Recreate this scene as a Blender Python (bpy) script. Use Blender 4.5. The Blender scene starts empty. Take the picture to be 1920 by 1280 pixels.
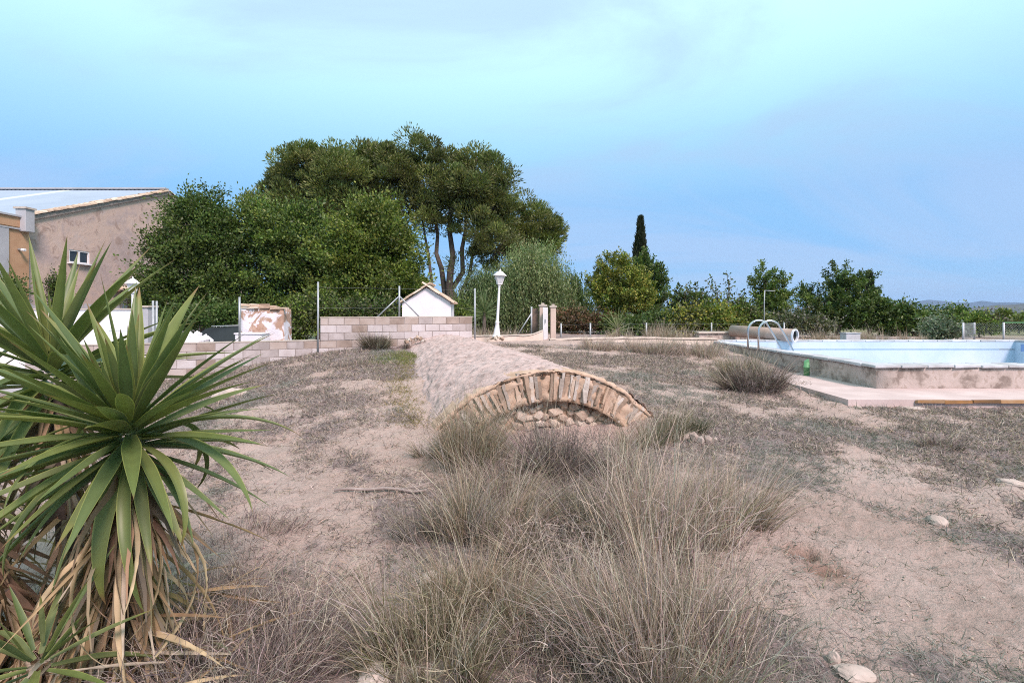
import bpy, bmesh, math, random
import numpy as np
from mathutils import Vector, Matrix
random.seed(7); RNG = np.random.default_rng(7)
S = bpy.context.scene
COL = S.collection

# ------------------------------------------------------------------ camera
EYE = 1.6; F = 960.0; HZ = 583.0            # photo pixels (1920 wide): focal length and horizon row
cd = bpy.data.cameras.new('camera'); cam = bpy.data.objects.new('camera', cd); COL.objects.link(cam)
cam.location = (0, 0, EYE); cam.rotation_euler = (math.radians(90), 0, 0)
cd.sensor_width = 36; cd.lens = 18.0; cd.shift_y = -57 / 1920; cd.clip_start = .05; cd.clip_end = 40000
S.camera = cam

# ------------------------------------------------------------------ world, sun, exposure
SUN_EL, SUN_AZ = 46.0, 148.0                # azimuth clockwise from +Y: behind and to the right of the camera
w = bpy.data.worlds.new('World'); S.world = w; w.use_nodes = True
nt = w.node_tree; nt.nodes.clear()
def N(t, tree, **kw):
    n = tree.nodes.new(t)
    for k, v in kw.items(): setattr(n, k, v)
    return n
out = N('ShaderNodeOutputWorld', nt); bg = N('ShaderNodeBackground', nt)
sky = N('ShaderNodeTexSky', nt, sky_type='NISHITA', sun_disc=False)
sky.sun_elevation = math.radians(SUN_EL); sky.sun_rotation = math.radians(SUN_AZ)
tc = N('ShaderNodeTexCoord', nt); sep = N('ShaderNodeSeparateXYZ', nt)
nt.links.new(tc.outputs['Generated'], sep.inputs[0])
ramp = N('ShaderNodeValToRGB', nt)
els = ramp.color_ramp.elements
els[0].position = 0.0; els[0].color = (.34, .60, .92, 1)
els[1].position = 1.0; els[1].color = (.86, 1.18, 1.14, 1)
for p, c in ((.10, (.26, .54, .93)), (.20, (.26, .56, .94)), (.31, (.42, .76, .99)), (.42, (.62, 1.0, 1.05)), (.54, (.78, 1.16, 1.12))):
    e = els.new(p); e.color = (*c, 1)
nt.links.new(sep.outputs['Z'], ramp.inputs[0])
# soft stretched cloud bands, projected on a flat layer above
div = N('ShaderNodeMath', nt, operation='ADD'); div.inputs[1].default_value = .36
nt.links.new(sep.outputs['Z'], div.inputs[0])
vd = N('ShaderNodeVectorMath', nt, operation='DIVIDE'); cmb = N('ShaderNodeCombineXYZ', nt)
for k in range(3): nt.links.new(div.outputs[0], cmb.inputs[k])
nt.links.new(tc.outputs['Generated'], vd.inputs[0]); nt.links.new(cmb.outputs[0], vd.inputs[1])
mp = N('ShaderNodeMapping', nt); mp.inputs['Rotation'].default_value = (0, 0, math.radians(-22)); mp.inputs['Scale'].default_value = (.75, 1.5, 1.0)
mp.inputs['Location'].default_value = (-8.8, 3.7, 0)
nt.links.new(vd.outputs[0], mp.inputs[0])
nz = N('ShaderNodeTexNoise', nt); nz.inputs['Scale'].default_value = 1.25; nz.inputs['Detail'].default_value = 8; nz.inputs['Roughness'].default_value = .56; nz.inputs['Distortion'].default_value = .6
nt.links.new(mp.outputs[0], nz.inputs['Vector'])
cr = N('ShaderNodeValToRGB', nt); cr.color_ramp.interpolation = 'EASE'
cr.color_ramp.elements[0].position = .44; cr.color_ramp.elements[0].color = (0, 0, 0, 1)
cr.color_ramp.elements[1].position = .66; cr.color_ramp.elements[1].color = (1, 1, 1, 1)
nt.links.new(nz.outputs['Fac'], cr.inputs[0])
m1 = N('ShaderNodeMix', nt, data_type='RGBA'); m1.inputs['B'].default_value = (.45, .60, .88, 1)
mulc = N('ShaderNodeMath', nt, operation='MULTIPLY'); mulc.inputs[1].default_value = .6
nt.links.new(cr.outputs[0], mulc.inputs[0]); nt.links.new(mulc.outputs[0], m1.inputs['Factor'])
nt.links.new(ramp.outputs[0], m1.inputs['A'])
sk = N('ShaderNodeVectorMath', nt, operation='SCALE'); sk.inputs['Scale'].default_value = .12
nt.links.new(sky.outputs[0], sk.inputs[0])
m2 = N('ShaderNodeMix', nt, data_type='RGBA'); m2.inputs['Factor'].default_value = .9
nt.links.new(sk.outputs[0], m2.inputs['A']); nt.links.new(m1.outputs['Result'], m2.inputs['B'])
nt.links.new(m2.outputs['Result'], bg.inputs['Color']); bg.inputs['Strength'].default_value = .56
nt.links.new(bg.outputs[0], out.inputs[0])

sl = bpy.data.lights.new('sun', 'SUN'); sl.energy = 2.4; sl.angle = math.radians(14); sl.color = (1.0, .765, .755)
so = bpy.data.objects.new('sun', sl); COL.objects.link(so)
az, el = math.radians(SUN_AZ), math.radians(SUN_EL)
sd = Vector((math.sin(az) * math.cos(el), math.cos(az) * math.cos(el), math.sin(el)))
so.rotation_euler = sd.to_track_quat('Z', 'Y').to_euler(); so.location = sd * 60
vs = S.view_settings; vs.view_transform = 'Standard'; vs.look = 'None'; vs.exposure = 1.0; vs.gamma = 1.0; vs.use_curve_mapping = False
S.cycles.use_denoising = False; S.cycles.filter_width = 1.05; S.cycles.max_bounces = 6; S.cycles.diffuse_bounces = 3; S.cycles.glossy_bounces = 2
S.cycles.transmission_bounces = 3; S.cycles.transparent_max_bounces = 4; S.cycles.volume_bounces = 0

# ------------------------------------------------------------------ helpers
def wx(px, Y): return (px - 960.0) / F * Y
def wz(py, Y): return EYE - (py - HZ) / F * Y
def P3(px, py, Y): return np.array((wx(px, Y), Y, wz(py, Y)))

def hash2(ix, iy, s):
    h = (ix.astype(np.int64) * 374761393 + iy.astype(np.int64) * 668265263 + s * 1442695041) & 0x7fffffff
    h = ((h ^ (h >> 13)) * 1274126177) & 0x7fffffff
    return ((h ^ (h >> 16)) & 0xffff) / 65535.0
def vnoise(x, y, s=0):
    x = np.asarray(x, float); y = np.asarray(y, float)
    ix, iy = np.floor(x), np.floor(y); fx, fy = x - ix, y - iy
    fx = fx * fx * (3 - 2 * fx); fy = fy * fy * (3 - 2 * fy)
    a, b, c, d = hash2(ix, iy, s), hash2(ix + 1, iy, s), hash2(ix, iy + 1, s), hash2(ix + 1, iy + 1, s)
    return (a * (1 - fx) + b * fx) * (1 - fy) + (c * (1 - fx) + d * fx) * fy
def fbm(x, y, s=0, o=4):
    v = 0; a = .5; t = 0
    for k in range(o):
        v = v + a * vnoise(x * 2 ** k, y * 2 ** k, s + k * 17); t += a; a *= .5
    return v / t
def sstep(a, b, x):
    t = np.clip((x - a) / (b - a), 0, 1); return t * t * (3 - 2 * t)

def tag(o, label=None, cat=None, group=None, kind=None):
    if label: o['label'] = label
    if cat: o['category'] = cat
    if group: o['group'] = group
    if kind: o['kind'] = kind
    return o
def link(o, parent=None):
    COL.objects.link(o)
    if parent is not None: o.parent = parent
    return o
def empty(name, loc, label, cat, group=None, rz=0.0):
    o = bpy.data.objects.new(name, None); o.location = loc; o.rotation_euler = (0, 0, rz); o.empty_display_size = .1
    COL.objects.link(o); return tag(o, label, cat, group)
def np_mesh(name, V, Q=None, T=None, mat=None, tint=None, smooth=False, extra=None):
    """mesh from numpy arrays: V (n,3), Q (m,4) quads, T (k,3) triangles"""
    me = bpy.data.meshes.new(name)
    V = np.asarray(V, np.float32)
    nq = 0 if Q is None else len(Q); ntr = 0 if T is None else len(T)
    loops = []
    if nq: loops.append(np.asarray(Q, np.int32).ravel())
    if ntr: loops.append(np.asarray(T, np.int32).ravel())
    L = np.concatenate(loops)
    me.vertices.add(len(V)); me.vertices.foreach_set('co', V.ravel())
    me.loops.add(len(L)); me.loops.foreach_set('vertex_index', L)
    st = np.concatenate([np.arange(nq) * 4, nq * 4 + np.arange(ntr) * 3]).astype(np.int32)
    me.polygons.add(nq + ntr); me.polygons.foreach_set('loop_start', st)
    me.polygons.foreach_set('loop_total', np.concatenate([np.full(nq, 4), np.full(ntr, 3)]).astype(np.int32))
    if smooth: me.polygons.foreach_set('use_smooth', np.ones(nq + ntr, bool))
    me.update(calc_edges=True)
    if tint is not None:
        a = me.attributes.new('tint', 'FLOAT_COLOR', 'POINT')
        c = np.ones((len(V), 4), np.float32); c[:, :3] = tint; a.data.foreach_set('color', c.ravel())
    for k, v in (extra or {}).items():
        a = me.attributes.new(k, 'FLOAT', 'POINT'); a.data.foreach_set('value', np.asarray(v, np.float32))
    if mat: me.materials.append(mat)
    return me
def bm_mesh(name, bm, mat, smooth=False):
    me = bpy.data.meshes.new(name); bm.normal_update(); bm.to_mesh(me); bm.free()
    if mat: me.materials.append(mat)
    if smooth: me.polygons.foreach_set('use_smooth', np.ones(len(me.polygons), bool))
    return me
def obj(name, me, parent=None, loc=None):
    o = bpy.data.objects.new(name, me)
    if loc is not None: o.location = loc
    return link(o, parent)
def add_box(bm, c, s, M=None, jit=0.0):
    vs_ = []
    for dx in (-.5, .5):
        for dy in (-.5, .5):
            for dz in (-.5, .5):
                p = Vector((c[0] + dx * s[0], c[1] + dy * s[1], c[2] + dz * s[2]))
                if jit: p += Vector([random.uniform(-jit, jit) for _ in range(3)])
                vs_.append(bm.verts.new(M @ p if M else p))
    for f in ((0, 1, 3, 2), (4, 6, 7, 5), (0, 4, 5, 1), (2, 3, 7, 6), (0, 2, 6, 4), (1, 5, 7, 3)):
        bm.faces.new([vs_[i] for i in f])
    return vs_
def box(name, c, s, mat, parent=None, M=None, bev=0.0, jit=0.0):
    bm = bmesh.new(); add_box(bm, c, s, M, jit)
    if bev: bmesh.ops.bevel(bm, geom=bm.edges[:], offset=bev, segments=1, affect='EDGES')
    return obj(name, bm_mesh(name, bm, mat), parent)
def tube(bm, pts, rad, seg=8, cap=True):
    pts = [Vector(p) for p in pts]; n = len(pts)
    if not hasattr(rad, '__len__'): rad = [rad] * n
    rings = []; up = None
    for i, p in enumerate(pts):
        t = (pts[min(i + 1, n - 1)] - pts[max(i - 1, 0)]).normalized()
        if up is None: up = t.orthogonal().normalized()
        u = (up - t * up.dot(t)).normalized(); up = u; v = t.cross(u)
        rings.append([bm.verts.new(p + (u * math.cos(2 * math.pi * k / seg) + v * math.sin(2 * math.pi * k / seg)) * rad[i]) for k in range(seg)])
    for a, b in zip(rings, rings[1:]):
        for k in range(seg): bm.faces.new((a[k], a[(k + 1) % seg], b[(k + 1) % seg], b[k]))
    if cap: bm.faces.new(rings[0][::-1]); bm.faces.new(rings[-1])
def tube_obj(name, pts, rad, mat, parent=None, seg=8, smooth=True):
    bm = bmesh.new(); tube(bm, pts, rad, seg); return obj(name, bm_mesh(name, bm, mat, smooth), parent)
def lathe(bm, prof, c, seg=12):
    rings = [[bm.verts.new((c[0] + r * math.cos(2 * math.pi * k / seg), c[1] + r * math.sin(2 * math.pi * k / seg), c[2] + z)) for k in range(seg)] for r, z in prof]
    for a, b in zip(rings, rings[1:]):
        for k in range(seg): bm.faces.new((a[k], a[(k + 1) % seg], b[(k + 1) % seg], b[k]))
    bm.faces.new(rings[0][::-1]); bm.faces.new(rings[-1])

# ------------------------------------------------------------------ materials
def new_mat(name):
    m = bpy.data.materials.new(name); m.use_nodes = True; m.node_tree.nodes.clear()
    t = m.node_tree; o = N('ShaderNodeOutputMaterial', t); b = N('ShaderNodeBsdfPrincipled', t)
    t.links.new(b.outputs[0], o.inputs[0]); return m, t, b, o
def noise(t, vec, scale, detail=4, rough=.55, dist=0.0):
    n = N('ShaderNodeTexNoise', t); n.inputs['Scale'].default_value = scale; n.inputs['Detail'].default_value = detail
    n.inputs['Roughness'].default_value = rough; n.inputs['Distortion'].default_value = dist
    t.links.new(vec, n.inputs['Vector']); return n.outputs['Fac']
def ramp_n(t, fac, stops):
    r = N('ShaderNodeValToRGB', t); e = r.color_ramp.elements
    e[0].position, e[0].color = stops[0][0], (*stops[0][1], 1); e[1].position, e[1].color = stops[-1][0], (*stops[-1][1], 1)
    for p, c in stops[1:-1]: q = e.new(p); q.color = (*c, 1)
    t.links.new(fac, r.inputs[0]); return r.outputs[0]
def mixc(t, fac, a, b, mode='MIX'):
    m = N('ShaderNodeMix', t, data_type='RGBA', blend_type=mode)
    for s, v in (('Factor', fac), ('A', a), ('B', b)):
        if hasattr(v, 'is_linked') or isinstance(v, bpy.types.NodeSocket): t.links.new(v, m.inputs[s])
        elif s == 'Factor': m.inputs[s].default_value = v
        else: m.inputs[s].default_value = (*v, 1)
    return m.outputs['Result']
def bump(t, b, h, strength=.5, dist=.02):
    n = N('ShaderNodeBump', t); n.inputs['Strength'].default_value = strength; n.inputs['Distance'].default_value = dist
    t.links.new(h, n.inputs['Height']); t.links.new(n.outputs[0], b.inputs['Normal'])
def mat_noise(name, stops, scale=6, rough=.9, bstr=.4, bdist=.01, bscale=None, metal=0.0, detail=6, rnd=0.0, space='Object', dist=.3):
    m, t, b, o = new_mat(name); tcn = N('ShaderNodeTexCoord', t); v = tcn.outputs[space]
    if space == 'World':
        pass
    if rnd:
        oi = N('ShaderNodeObjectInfo', t); ad = N('ShaderNodeVectorMath', t, operation='ADD')
        sc = N('ShaderNodeVectorMath', t, operation='SCALE'); sc.inputs['Scale'].default_value = 1.0
        cb = N('ShaderNodeCombineXYZ', t)
        ml = N('ShaderNodeMath', t, operation='MULTIPLY'); ml.inputs[1].default_value = 37.0; t.links.new(oi.outputs['Random'], ml.inputs[0])
        for k in range(3): t.links.new(ml.outputs[0], cb.inputs[k])
        t.links.new(v, ad.inputs[0]); t.links.new(cb.outputs[0], ad.inputs[1]); v = ad.outputs[0]
    f = noise(t, v, scale, detail, .6, dist)
    if rnd:
        a = N('ShaderNodeMath', t, operation='MULTIPLY_ADD'); a.inputs[1].default_value = rnd; 
        s_ = N('ShaderNodeMath', t, operation='SUBTRACT'); s_.inputs[1].default_value = .5; t.links.new(oi.outputs['Random'], s_.inputs[0])
        t.links.new(s_.outputs[0], a.inputs[0]); t.links.new(f, a.inputs[2]); f = a.outputs[0]
    c = ramp_n(t, f, stops); t.links.new(c, b.inputs['Base Color'])
    b.inputs['Roughness'].default_value = rough; b.inputs['Metallic'].default_value = metal
    if bstr: bump(t, b, noise(t, v, bscale or scale * 5, 5), bstr, bdist)
    return m
def mat_tint(name, rough=.6, trans=.3, spec=.3):
    """albedo from the leaf's own colour attribute, thin and a little translucent"""
    m, t, b, o = new_mat(name); a = N('ShaderNodeAttribute', t, attribute_name='tint')
    t.links.new(a.outputs['Color'], b.inputs['Base Color']); b.inputs['Roughness'].default_value = rough
    b.inputs['Specular IOR Level'].default_value = spec
    if trans:
        tr = N('ShaderNodeBsdfTranslucent', t); mx = N('ShaderNodeMixShader', t); mx.inputs[0].default_value = trans
        g = N('ShaderNodeVectorMath', t, operation='MULTIPLY'); g.inputs[1].default_value = (1.1, 1.25, .6)
        t.links.new(a.outputs['Color'], g.inputs[0]); t.links.new(g.outputs[0], tr.inputs['Color'])
        t.links.new(b.outputs[0], mx.inputs[1]); t.links.new(tr.outputs[0], mx.inputs[2]); t.links.new(mx.outputs[0], o.inputs[0])
    return m
M_leaf = mat_tint('leaf', .5, .22, .4)
M_dry = mat_tint('dry_grass', .85, .2, .15)
M_yucca = mat_tint('yucca_leaf', .44, .18, .4)
M_bark = mat_noise('bark', ((.3, (.05, .04, .032)), (.7, (.13, .105, .09))), 5, .95, .8, .03, 14)
M_bark_pale = mat_noise('pale_bark', ((.3, (.12, .10, .085)), (.7, (.25, .22, .19))), 5, .95, .6, .02, 18)
M_white = mat_noise('white_paint', ((.3, (.74, .74, .76)), (.7, (.84, .84, .86))), 3, .5, .15, .004, 30)
M_lime = mat_noise('whitewash', ((.3, (.72, .70, .74)), (.7, (.84, .82, .86))), 1.2, .9, .35, .01, 14)
M_galv = mat_noise('galvanised_steel', ((.3, (.30, .33, .35)), (.7, (.45, .48, .50))), 12, .5, .1, .002, 40, metal=.4)
M_chrome = mat_noise('chrome', ((.3, (.62, .6, .6)), (.7, (.75, .73, .72))), 8, .22, 0, metal=1.0)
M_block = mat_noise('concrete_block', ((.2, (.33, .29, .275)), (.5, (.48, .43, .42)), (.8, (.58, .54, .54))), 3, .95, .6, .008, 55, rnd=.5)
M_block_tan = mat_noise('stained_concrete_block', ((.2, (.27, .21, .175)), (.5, (.41, .335, .29)), (.8, (.50, .44, .41))), 3, .95, .6, .008, 55, rnd=.5)
M_mortar = mat_noise('mortar', ((.3, (.24, .20, .18)), (.7, (.36, .31, .29))), 9, .95, .5, .006)
M_cope = mat_noise('mortar_capping', ((.3, (.38, .33, .28)), (.7, (.55, .49, .43))), 4, .95, .5, .008)
M_tile = mat_noise('clay_tile', ((.2, (.38, .27, .20)), (.5, (.52, .41, .31)), (.8, (.62, .54, .44))), 5, .9, .4, .008, 25, rnd=.6)
M_conc = mat_noise('weathered_concrete', ((.30, (.17, .13, .11)), (.42, (.29, .235, .205)), (.47, (.42, .35, .31)), (.58, (.50, .42, .385)), (.64, (.36, .29, .245)), (.72, (.54, .48, .45))), 3.2, .95, .6, .012, 30, detail=10, dist=.3)
M_terr = mat_noise('terrace_concrete', ((.25, (.44, .345, .325)), (.7, (.62, .51, .49))), 1.6, .95, .4, .006, 35)
M_terra = mat_noise('terracotta_edge', ((.25, (.17, .10, .05)), (.6, (.34, .17, .06)), (.8, (.40, .26, .15))), 3, .9, .4, .008, 25, rnd=.4)
M_poolpaint = mat_noise('pool_paint', ((.25, (.40, .52, .64)), (.5, (.50, .60, .71)), (.75, (.60, .66, .74))), .8, .75, .2, .006, 22, detail=8)
M_poolline = mat_noise('pool_line_paint', ((.3, (.26, .45, .60)), (.7, (.34, .52, .66))), 3, .7, 0)
M_blue = mat_noise('blue_paint', ((.3, (.16, .26, .52)), (.7, (.24, .36, .62))), 3, .7, 0)
M_copestone = mat_noise('coping_stone', ((.25, (.36, .36, .37)), (.7, (.58, .60, .64))), 3, .9, .4, .006, 30, rnd=.4)
M_pipe = mat_noise('old_pipe', ((.25, (.27, .195, .155)), (.5, (.40, .30, .25)), (.75, (.44, .36, .34))), 2.4, .9, .4, .008, 30)
M_pipelip = mat_noise('pipe_lip', ((.3, (.55, .55, .57)), (.7, (.68, .68, .72))), 5, .85, .2, .004)
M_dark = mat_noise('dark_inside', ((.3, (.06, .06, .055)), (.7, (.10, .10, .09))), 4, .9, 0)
M_green = mat_noise('green_plastic', ((.3, (.10, .30, .13)), (.7, (.16, .38, .18))), 4, .5, .1, .003)
M_wood = mat_noise('grey_wood', ((.3, (.20, .155, .14)), (.7, (.42, .36, .34))), 8, .9, .6, .004, 60)
M_vstone = mat_noise('arch_stone', ((.10, (.27, .20, .15)), (.32, (.46, .325, .235)), (.5, (.53, .415, .325)), (.68, (.60, .54, .49)), (.9, (.34, .29, .25))), 4, .95, .6, .012, 30, rnd=1.1)
M_rstone = mat_noise('rubble_stone', ((.2, (.42, .32, .25)), (.5, (.55, .44, .35)), (.8, (.63, .55, .47))), 4, .95, .6, .012, 22, rnd=.6)
M_earth = mat_noise('packed_earth', ((.25, (.34, .215, .14)), (.5, (.48, .345, .25)), (.75, (.55, .43, .345))), 4, .95, .7, .015, 22)
M_rock = mat_noise('limestone', ((.25, (.32, .25, .215)), (.7, (.50, .415, .37))), 6, .95, .5, .012, 20, rnd=.4)
M_glass = mat_noise('dark_glass', ((.3, (.02, .025, .03)), (.7, (.03, .035, .04))), 2, .08, 0)
M_lampglass = mat_noise('lamp_glass', ((.3, (.55, .57, .60)), (.7, (.65, .67, .70))), 3, .2, 0)
M_orange = mat_noise('ochre_render', ((.3, (.40, .235, .135)), (.7, (.52, .33, .20))), 1.2, .95, .3, .01, 20)
M_grey = mat_noise('grey_render', ((.3, (.34, .35, .37)), (.7, (.46, .47, .50))), 1.5, .95, .3, .01, 20)
M_rust = mat_noise('reed_panel', ((.3, (.10, .07, .055)), (.7, (.19, .14, .11))), 9, .95, .5, .01, 40)
M_black = mat_noise('black_car_paint', ((.3, (.012, .013, .016)), (.7, (.02, .021, .025))), 2, .25, 0)
M_rubber = mat_noise('rubber', ((.3, (.02, .02, .02)), (.7, (.035, .035, .035))), 6, .9, .2, .003)
M_roofmetal = mat_noise('roof_sheet', ((.3, (.27, .33, .42)), (.7, (.34, .40, .50))), .4, .55, 0)
M_rooflight = mat_noise('roof_skylight_sheet', ((.3, (.46, .52, .60)), (.7, (.55, .61, .68))), .6, .5, 0)
M_brown = mat_noise('brown_wood', ((.3, (.13, .075, .05)), (.7, (.22, .14, .10))), 5, .8, .3, .005)

# peeled plaster wall (old barn gable): grey-pink render with bare and ochre patches, lime-washed foot
def mat_gable():
    m, t, b, o = new_mat('old_gable_render'); tcn = N('ShaderNodeTexCoord', t); v = tcn.outputs['Object']
    f1 = noise(t, v, .55, 8, .62, .9); f2 = noise(t, v, 1.7, 8, .65, .6); f3 = noise(t, v, 7, 6, .6)
    c = ramp_n(t, f1, ((.25, (.34, .275, .26)), (.42, (.47, .375, .35)), (.55, (.58, .44, .37)), (.75, (.52, .44, .425))))
    c = mixc(t, ramp_n(t, f2, ((.56, (0, 0, 0)), (.62, (.8, .8, .8)))), c, (.36, .26, .22))
    c = mixc(t, ramp_n(t, f3, ((.62, (0, 0, 0)), (.7, (.55, .55, .55)))), c, (.56, .49, .46))
    sp = N('ShaderNodeSeparateXYZ', t); t.links.new(v, sp.inputs[0])
    a = N('ShaderNodeMath', t, operation='MULTIPLY_ADD'); a.inputs[1].default_value = 1.4; t.links.new(f2, a.inputs[0]); t.links.new(sp.outputs['Z'], a.inputs[2])
    c = mixc(t, ramp_n(t, a.outputs[0], ((.0, (1, 1, 1)), (.01, (1, 1, 1)))), c, c)
    lt = N('ShaderNodeMath', t, operation='LESS_THAN'); lt.inputs[1].default_value = 3.0; t.links.new(a.outputs[0], lt.inputs[0])
    c = mixc(t, lt.outputs[0], c, (.52, .50, .53))
    t.links.new(c, b.inputs['Base Color']); b.inputs['Roughness'].default_value = .95
    bump(t, b, f2, .6, .05); return m
M_gable = mat_gable()
def mat_peel():
    m, t, b, o = new_mat('peeled_plaster'); tcn = N('ShaderNodeTexCoord', t); v = tcn.outputs['Object']
    f1 = noise(t, v, 2.2, 7, .6, .8); f2 = noise(t, v, 9, 6, .6)
    under = ramp_n(t, f2, ((.3, (.34, .20, .14)), (.7, (.50, .36, .28))))
    sp = N('ShaderNodeSeparateXYZ', t); t.links.new(v, sp.inputs[0])
    a = N('ShaderNodeMath', t, operation='MULTIPLY_ADD'); a.inputs[1].default_value = -.11; t.links.new(sp.outputs['Z'], a.inputs[0]); t.links.new(f1, a.inputs[2])
    mask = ramp_n(t, a.outputs[0], ((.345, (0, 0, 0)), (.37, (1, 1, 1))))
    c = mixc(t, mask, under, (.70, .68, .72))
    t.links.new(c, b.inputs['Base Color']); b.inputs['Roughness'].default_value = .95; bump(t, b, f1, .7, .04); return m
M_peel = mat_peel()
def mat_vault():
    m, t, b, o = new_mat('vault_mortar'); tcn = N('ShaderNodeTexCoord', t); v = tcn.outputs['Object']
    mpn = N('ShaderNodeMapping', t); mpn.inputs['Scale'].default_value = (.8, 1.1, .8); t.links.new(v, mpn.inputs[0])
    f1 = noise(t, mpn.outputs[0], 9, 8, .68, .5); f2 = noise(t, v, 1.2, 6, .6, .6); f3 = noise(t, v, 45, 4, .6)
    c = ramp_n(t, f2, ((.25, (.42, .31, .28)), (.55, (.53, .41, .38)), (.8, (.57, .46, .435))))
    c = mixc(t, ramp_n(t, f1, ((.36, (.9, .9, .9)), (.50, (0, 0, 0)))), c, (.25, .18, .16))
    c = mixc(t, ramp_n(t, f3, ((.60, (0, 0, 0)), (.70, (.5, .5, .5)))), c, (.62, .55, .53))
    t.links.new(c, b.inputs['Base Color']); b.inputs['Roughness'].default_value = .97; bump(t, b, f1, .9, .05); return m
M_vault = mat_vault()
def mat_ground():
    m, t, b, o = new_mat('dry_ground'); tcn = N('ShaderNodeTexCoord', t); v = tcn.outputs['Object']
    lit = N('ShaderNodeAttribute', t, attribute_name='litter').outputs['Fac']
    red = N('ShaderNodeAttribute', t, attribute_name='redsoil').outputs['Fac']
    far = N('ShaderNodeAttribute', t, attribute_name='field').outputs['Fac']
    f1 = noise(t, v, .9, 6, .6, .4); f2 = noise(t, v, 14, 8, .7); f3 = noise(t, v, 70, 5, .65); f4 = noise(t, v, 5, 6, .65, 1.0)
    c = ramp_n(t, f1, ((.28, (.40, .29, .245)), (.5, (.49, .372, .325)), (.75, (.57, .45, .405))))
    c = mixc(t, ramp_n(t, f2, ((.34, (.7, .7, .7)), (.50, (0, 0, 0)))), c, (.31, .215, .18))
    c = mixc(t, ramp_n(t, f3, ((.60, (0, 0, 0)), (.68, (.8, .8, .8)))), c, (.64, .55, .50))
    c = mixc(t, ramp_n(t, f3, ((.30, (.8, .8, .8)), (.38, (0, 0, 0)))), c, (.22, .16, .14))
    lf = N('ShaderNodeMath', t, operation='MULTIPLY_ADD'); lf.inputs[1].default_value = .9
    t.links.new(f4, lf.inputs[0]); t.links.new(lit, lf.inputs[2])
    lm = ramp_n(t, lf.outputs[0], ((.72, (0, 0, 0)), (1.12, (.85, .85, .85))))
    lc = ramp_n(t, f2, ((.3, (.12, .092, .09)), (.5, (.22, .175, .175)), (.7, (.34, .275, .26))))
    c = mixc(t, lm, c, lc)
    c = mixc(t, red, c, (.30, .17, .12))
    c = mixc(t, far, c, (.16, .16, .07))
    t.links.new(c, b.inputs['Base Color']); b.inputs['Roughness'].default_value = .97
    ad = N('ShaderNodeMath', t, operation='MULTIPLY_ADD'); ad.inputs[1].default_value = .35; t.links.new(f3, ad.inputs[0]); t.links.new(f2, ad.inputs[2])
    bump(t, b, ad.outputs[0], 1.0, .05); return m
M_ground = mat_ground()
M_mount = mat_noise('mountain_scrub', ((.3, (.05, .055, .045)), (.7, (.11, .10, .085))), .004, .95, 0)
M_mount_far = mat_noise('haze_blue_mountain', ((.3, (.035, .05, .075)), (.7, (.06, .075, .10))), .002, .95, 0)  # blue of the distant air haze put into the ridge base colour

# ------------------------------------------------------------------ ground
def gp(px, py, z):
    Y = F * (EYE - z) / (py - HZ); return (wx(px, Y), Y, z)
W0 = np.array((-5.06, 13.5)); WD = np.array((.9205, .3907)); WN = np.array((.3907, -.9205))   # block wall corner, direction, front normal
VA = np.array((.48, 6.48)); VX = np.array((-.276, .961)); VR = np.array((.961, .276))            # vault near apex, axis, right
CP = [(0, .4, -.05), (0, 2.2, 0), (1.6, 2.2, 0), (-1.6, 2.2, -.12), (3.2, 2.2, 0), (-3.5, 2.5, -.35), (-6, 3, -.6), (6, 2.5, 0), (12, 3, 0),
      (2.2, 3.6, .02), (4, 4.5, 0), (7, 5, .0), (12, 6, .0), (0, 4.2, .05), (-1.7, 4.2, .05), (-3.4, 5, -.12), (-7, 5.5, -.5),
      (-1.2, 6.0, .17), (-2.0, 9.0, .36), (-2.7, 11.5, .5), (-3.2, 13.6, .57), (-4.3, 13.6, .54), (-5.4, 13.0, .42), (-6.5, 12.6, .17), (-7.93, 12.1, -.02),
      (-10, 11.4, -.28), (-4.2, 8, .10), (-5.5, 10, .10), (-7.5, 9, -.22), (-11, 8, -.55),
      (.8, 5.9, .10), (2.6, 6.9, .16), (3.0, 8.5, .2), (3.8, 10.7, .28), (4.05, 8.84, .18), (5.3, 8.2, .06), (9, 8.1, .04), (14, 8.1, .02), (20, 8, 0),
      (5.3, 11.2, .17), (5.6, 14.5, .40), (4, 15.5, .52), (1.5, 12, .42), (0.6, 15.5, .55), (-1, 17, .56), (2, 18, .55), (6, 18.5, .5), (8, 20, .48), (14, 20, .45), (20, 20, .4),
      (20, 14, .2), (0, 24, .45), (-5, 20, -.15), (-9, 18, -.3), (-14, 15, -.4), (-14, 22, -.35), (-22, 22, -.35), (-22, 10, -.7), (-22, 0, -.8), (22, 0, -.1), (-8, 24, -.1), (12, 24, .4), (22, 24, .3)]
CP = np.array(CP, float)
def _U(r2): return np.where(r2 > 1e-9, .5 * r2 * np.log(np.maximum(r2, 1e-9)), 0)
def _fit():
    n = len(CP); D2 = ((CP[:, None, :2] - CP[None, :, :2]) ** 2).sum(-1)
    A = np.zeros((n + 3, n + 3)); A[:n, :n] = _U(D2) + np.eye(n) * .6; A[:n, n] = 1; A[:n, n + 1:] = CP[:, :2]; A[n, :n] = 1; A[n + 1:, :n] = CP[:, :2].T
    return np.linalg.solve(A, np.concatenate([CP[:, 2], np.zeros(3)]))
_W = _fit()
def base_h(X, Y):
    X = np.atleast_1d(np.asarray(X, float)); Y = np.atleast_1d(np.asarray(Y, float))
    x = np.clip(X, -22, 22); y = np.clip(Y, .4, 24); z = np.full(x.shape, _W[-3]) + _W[-2] * x + _W[-1] * y
    for i in range(len(CP)): z += _W[i] * _U((x - CP[i, 0]) ** 2 + (y - CP[i, 1]) ** 2)
    ex = np.hypot(X - x, Y - y); return z - np.minimum(ex, 60) * .022 - np.clip(ex - 60, 0, 4000) * .0045
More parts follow.
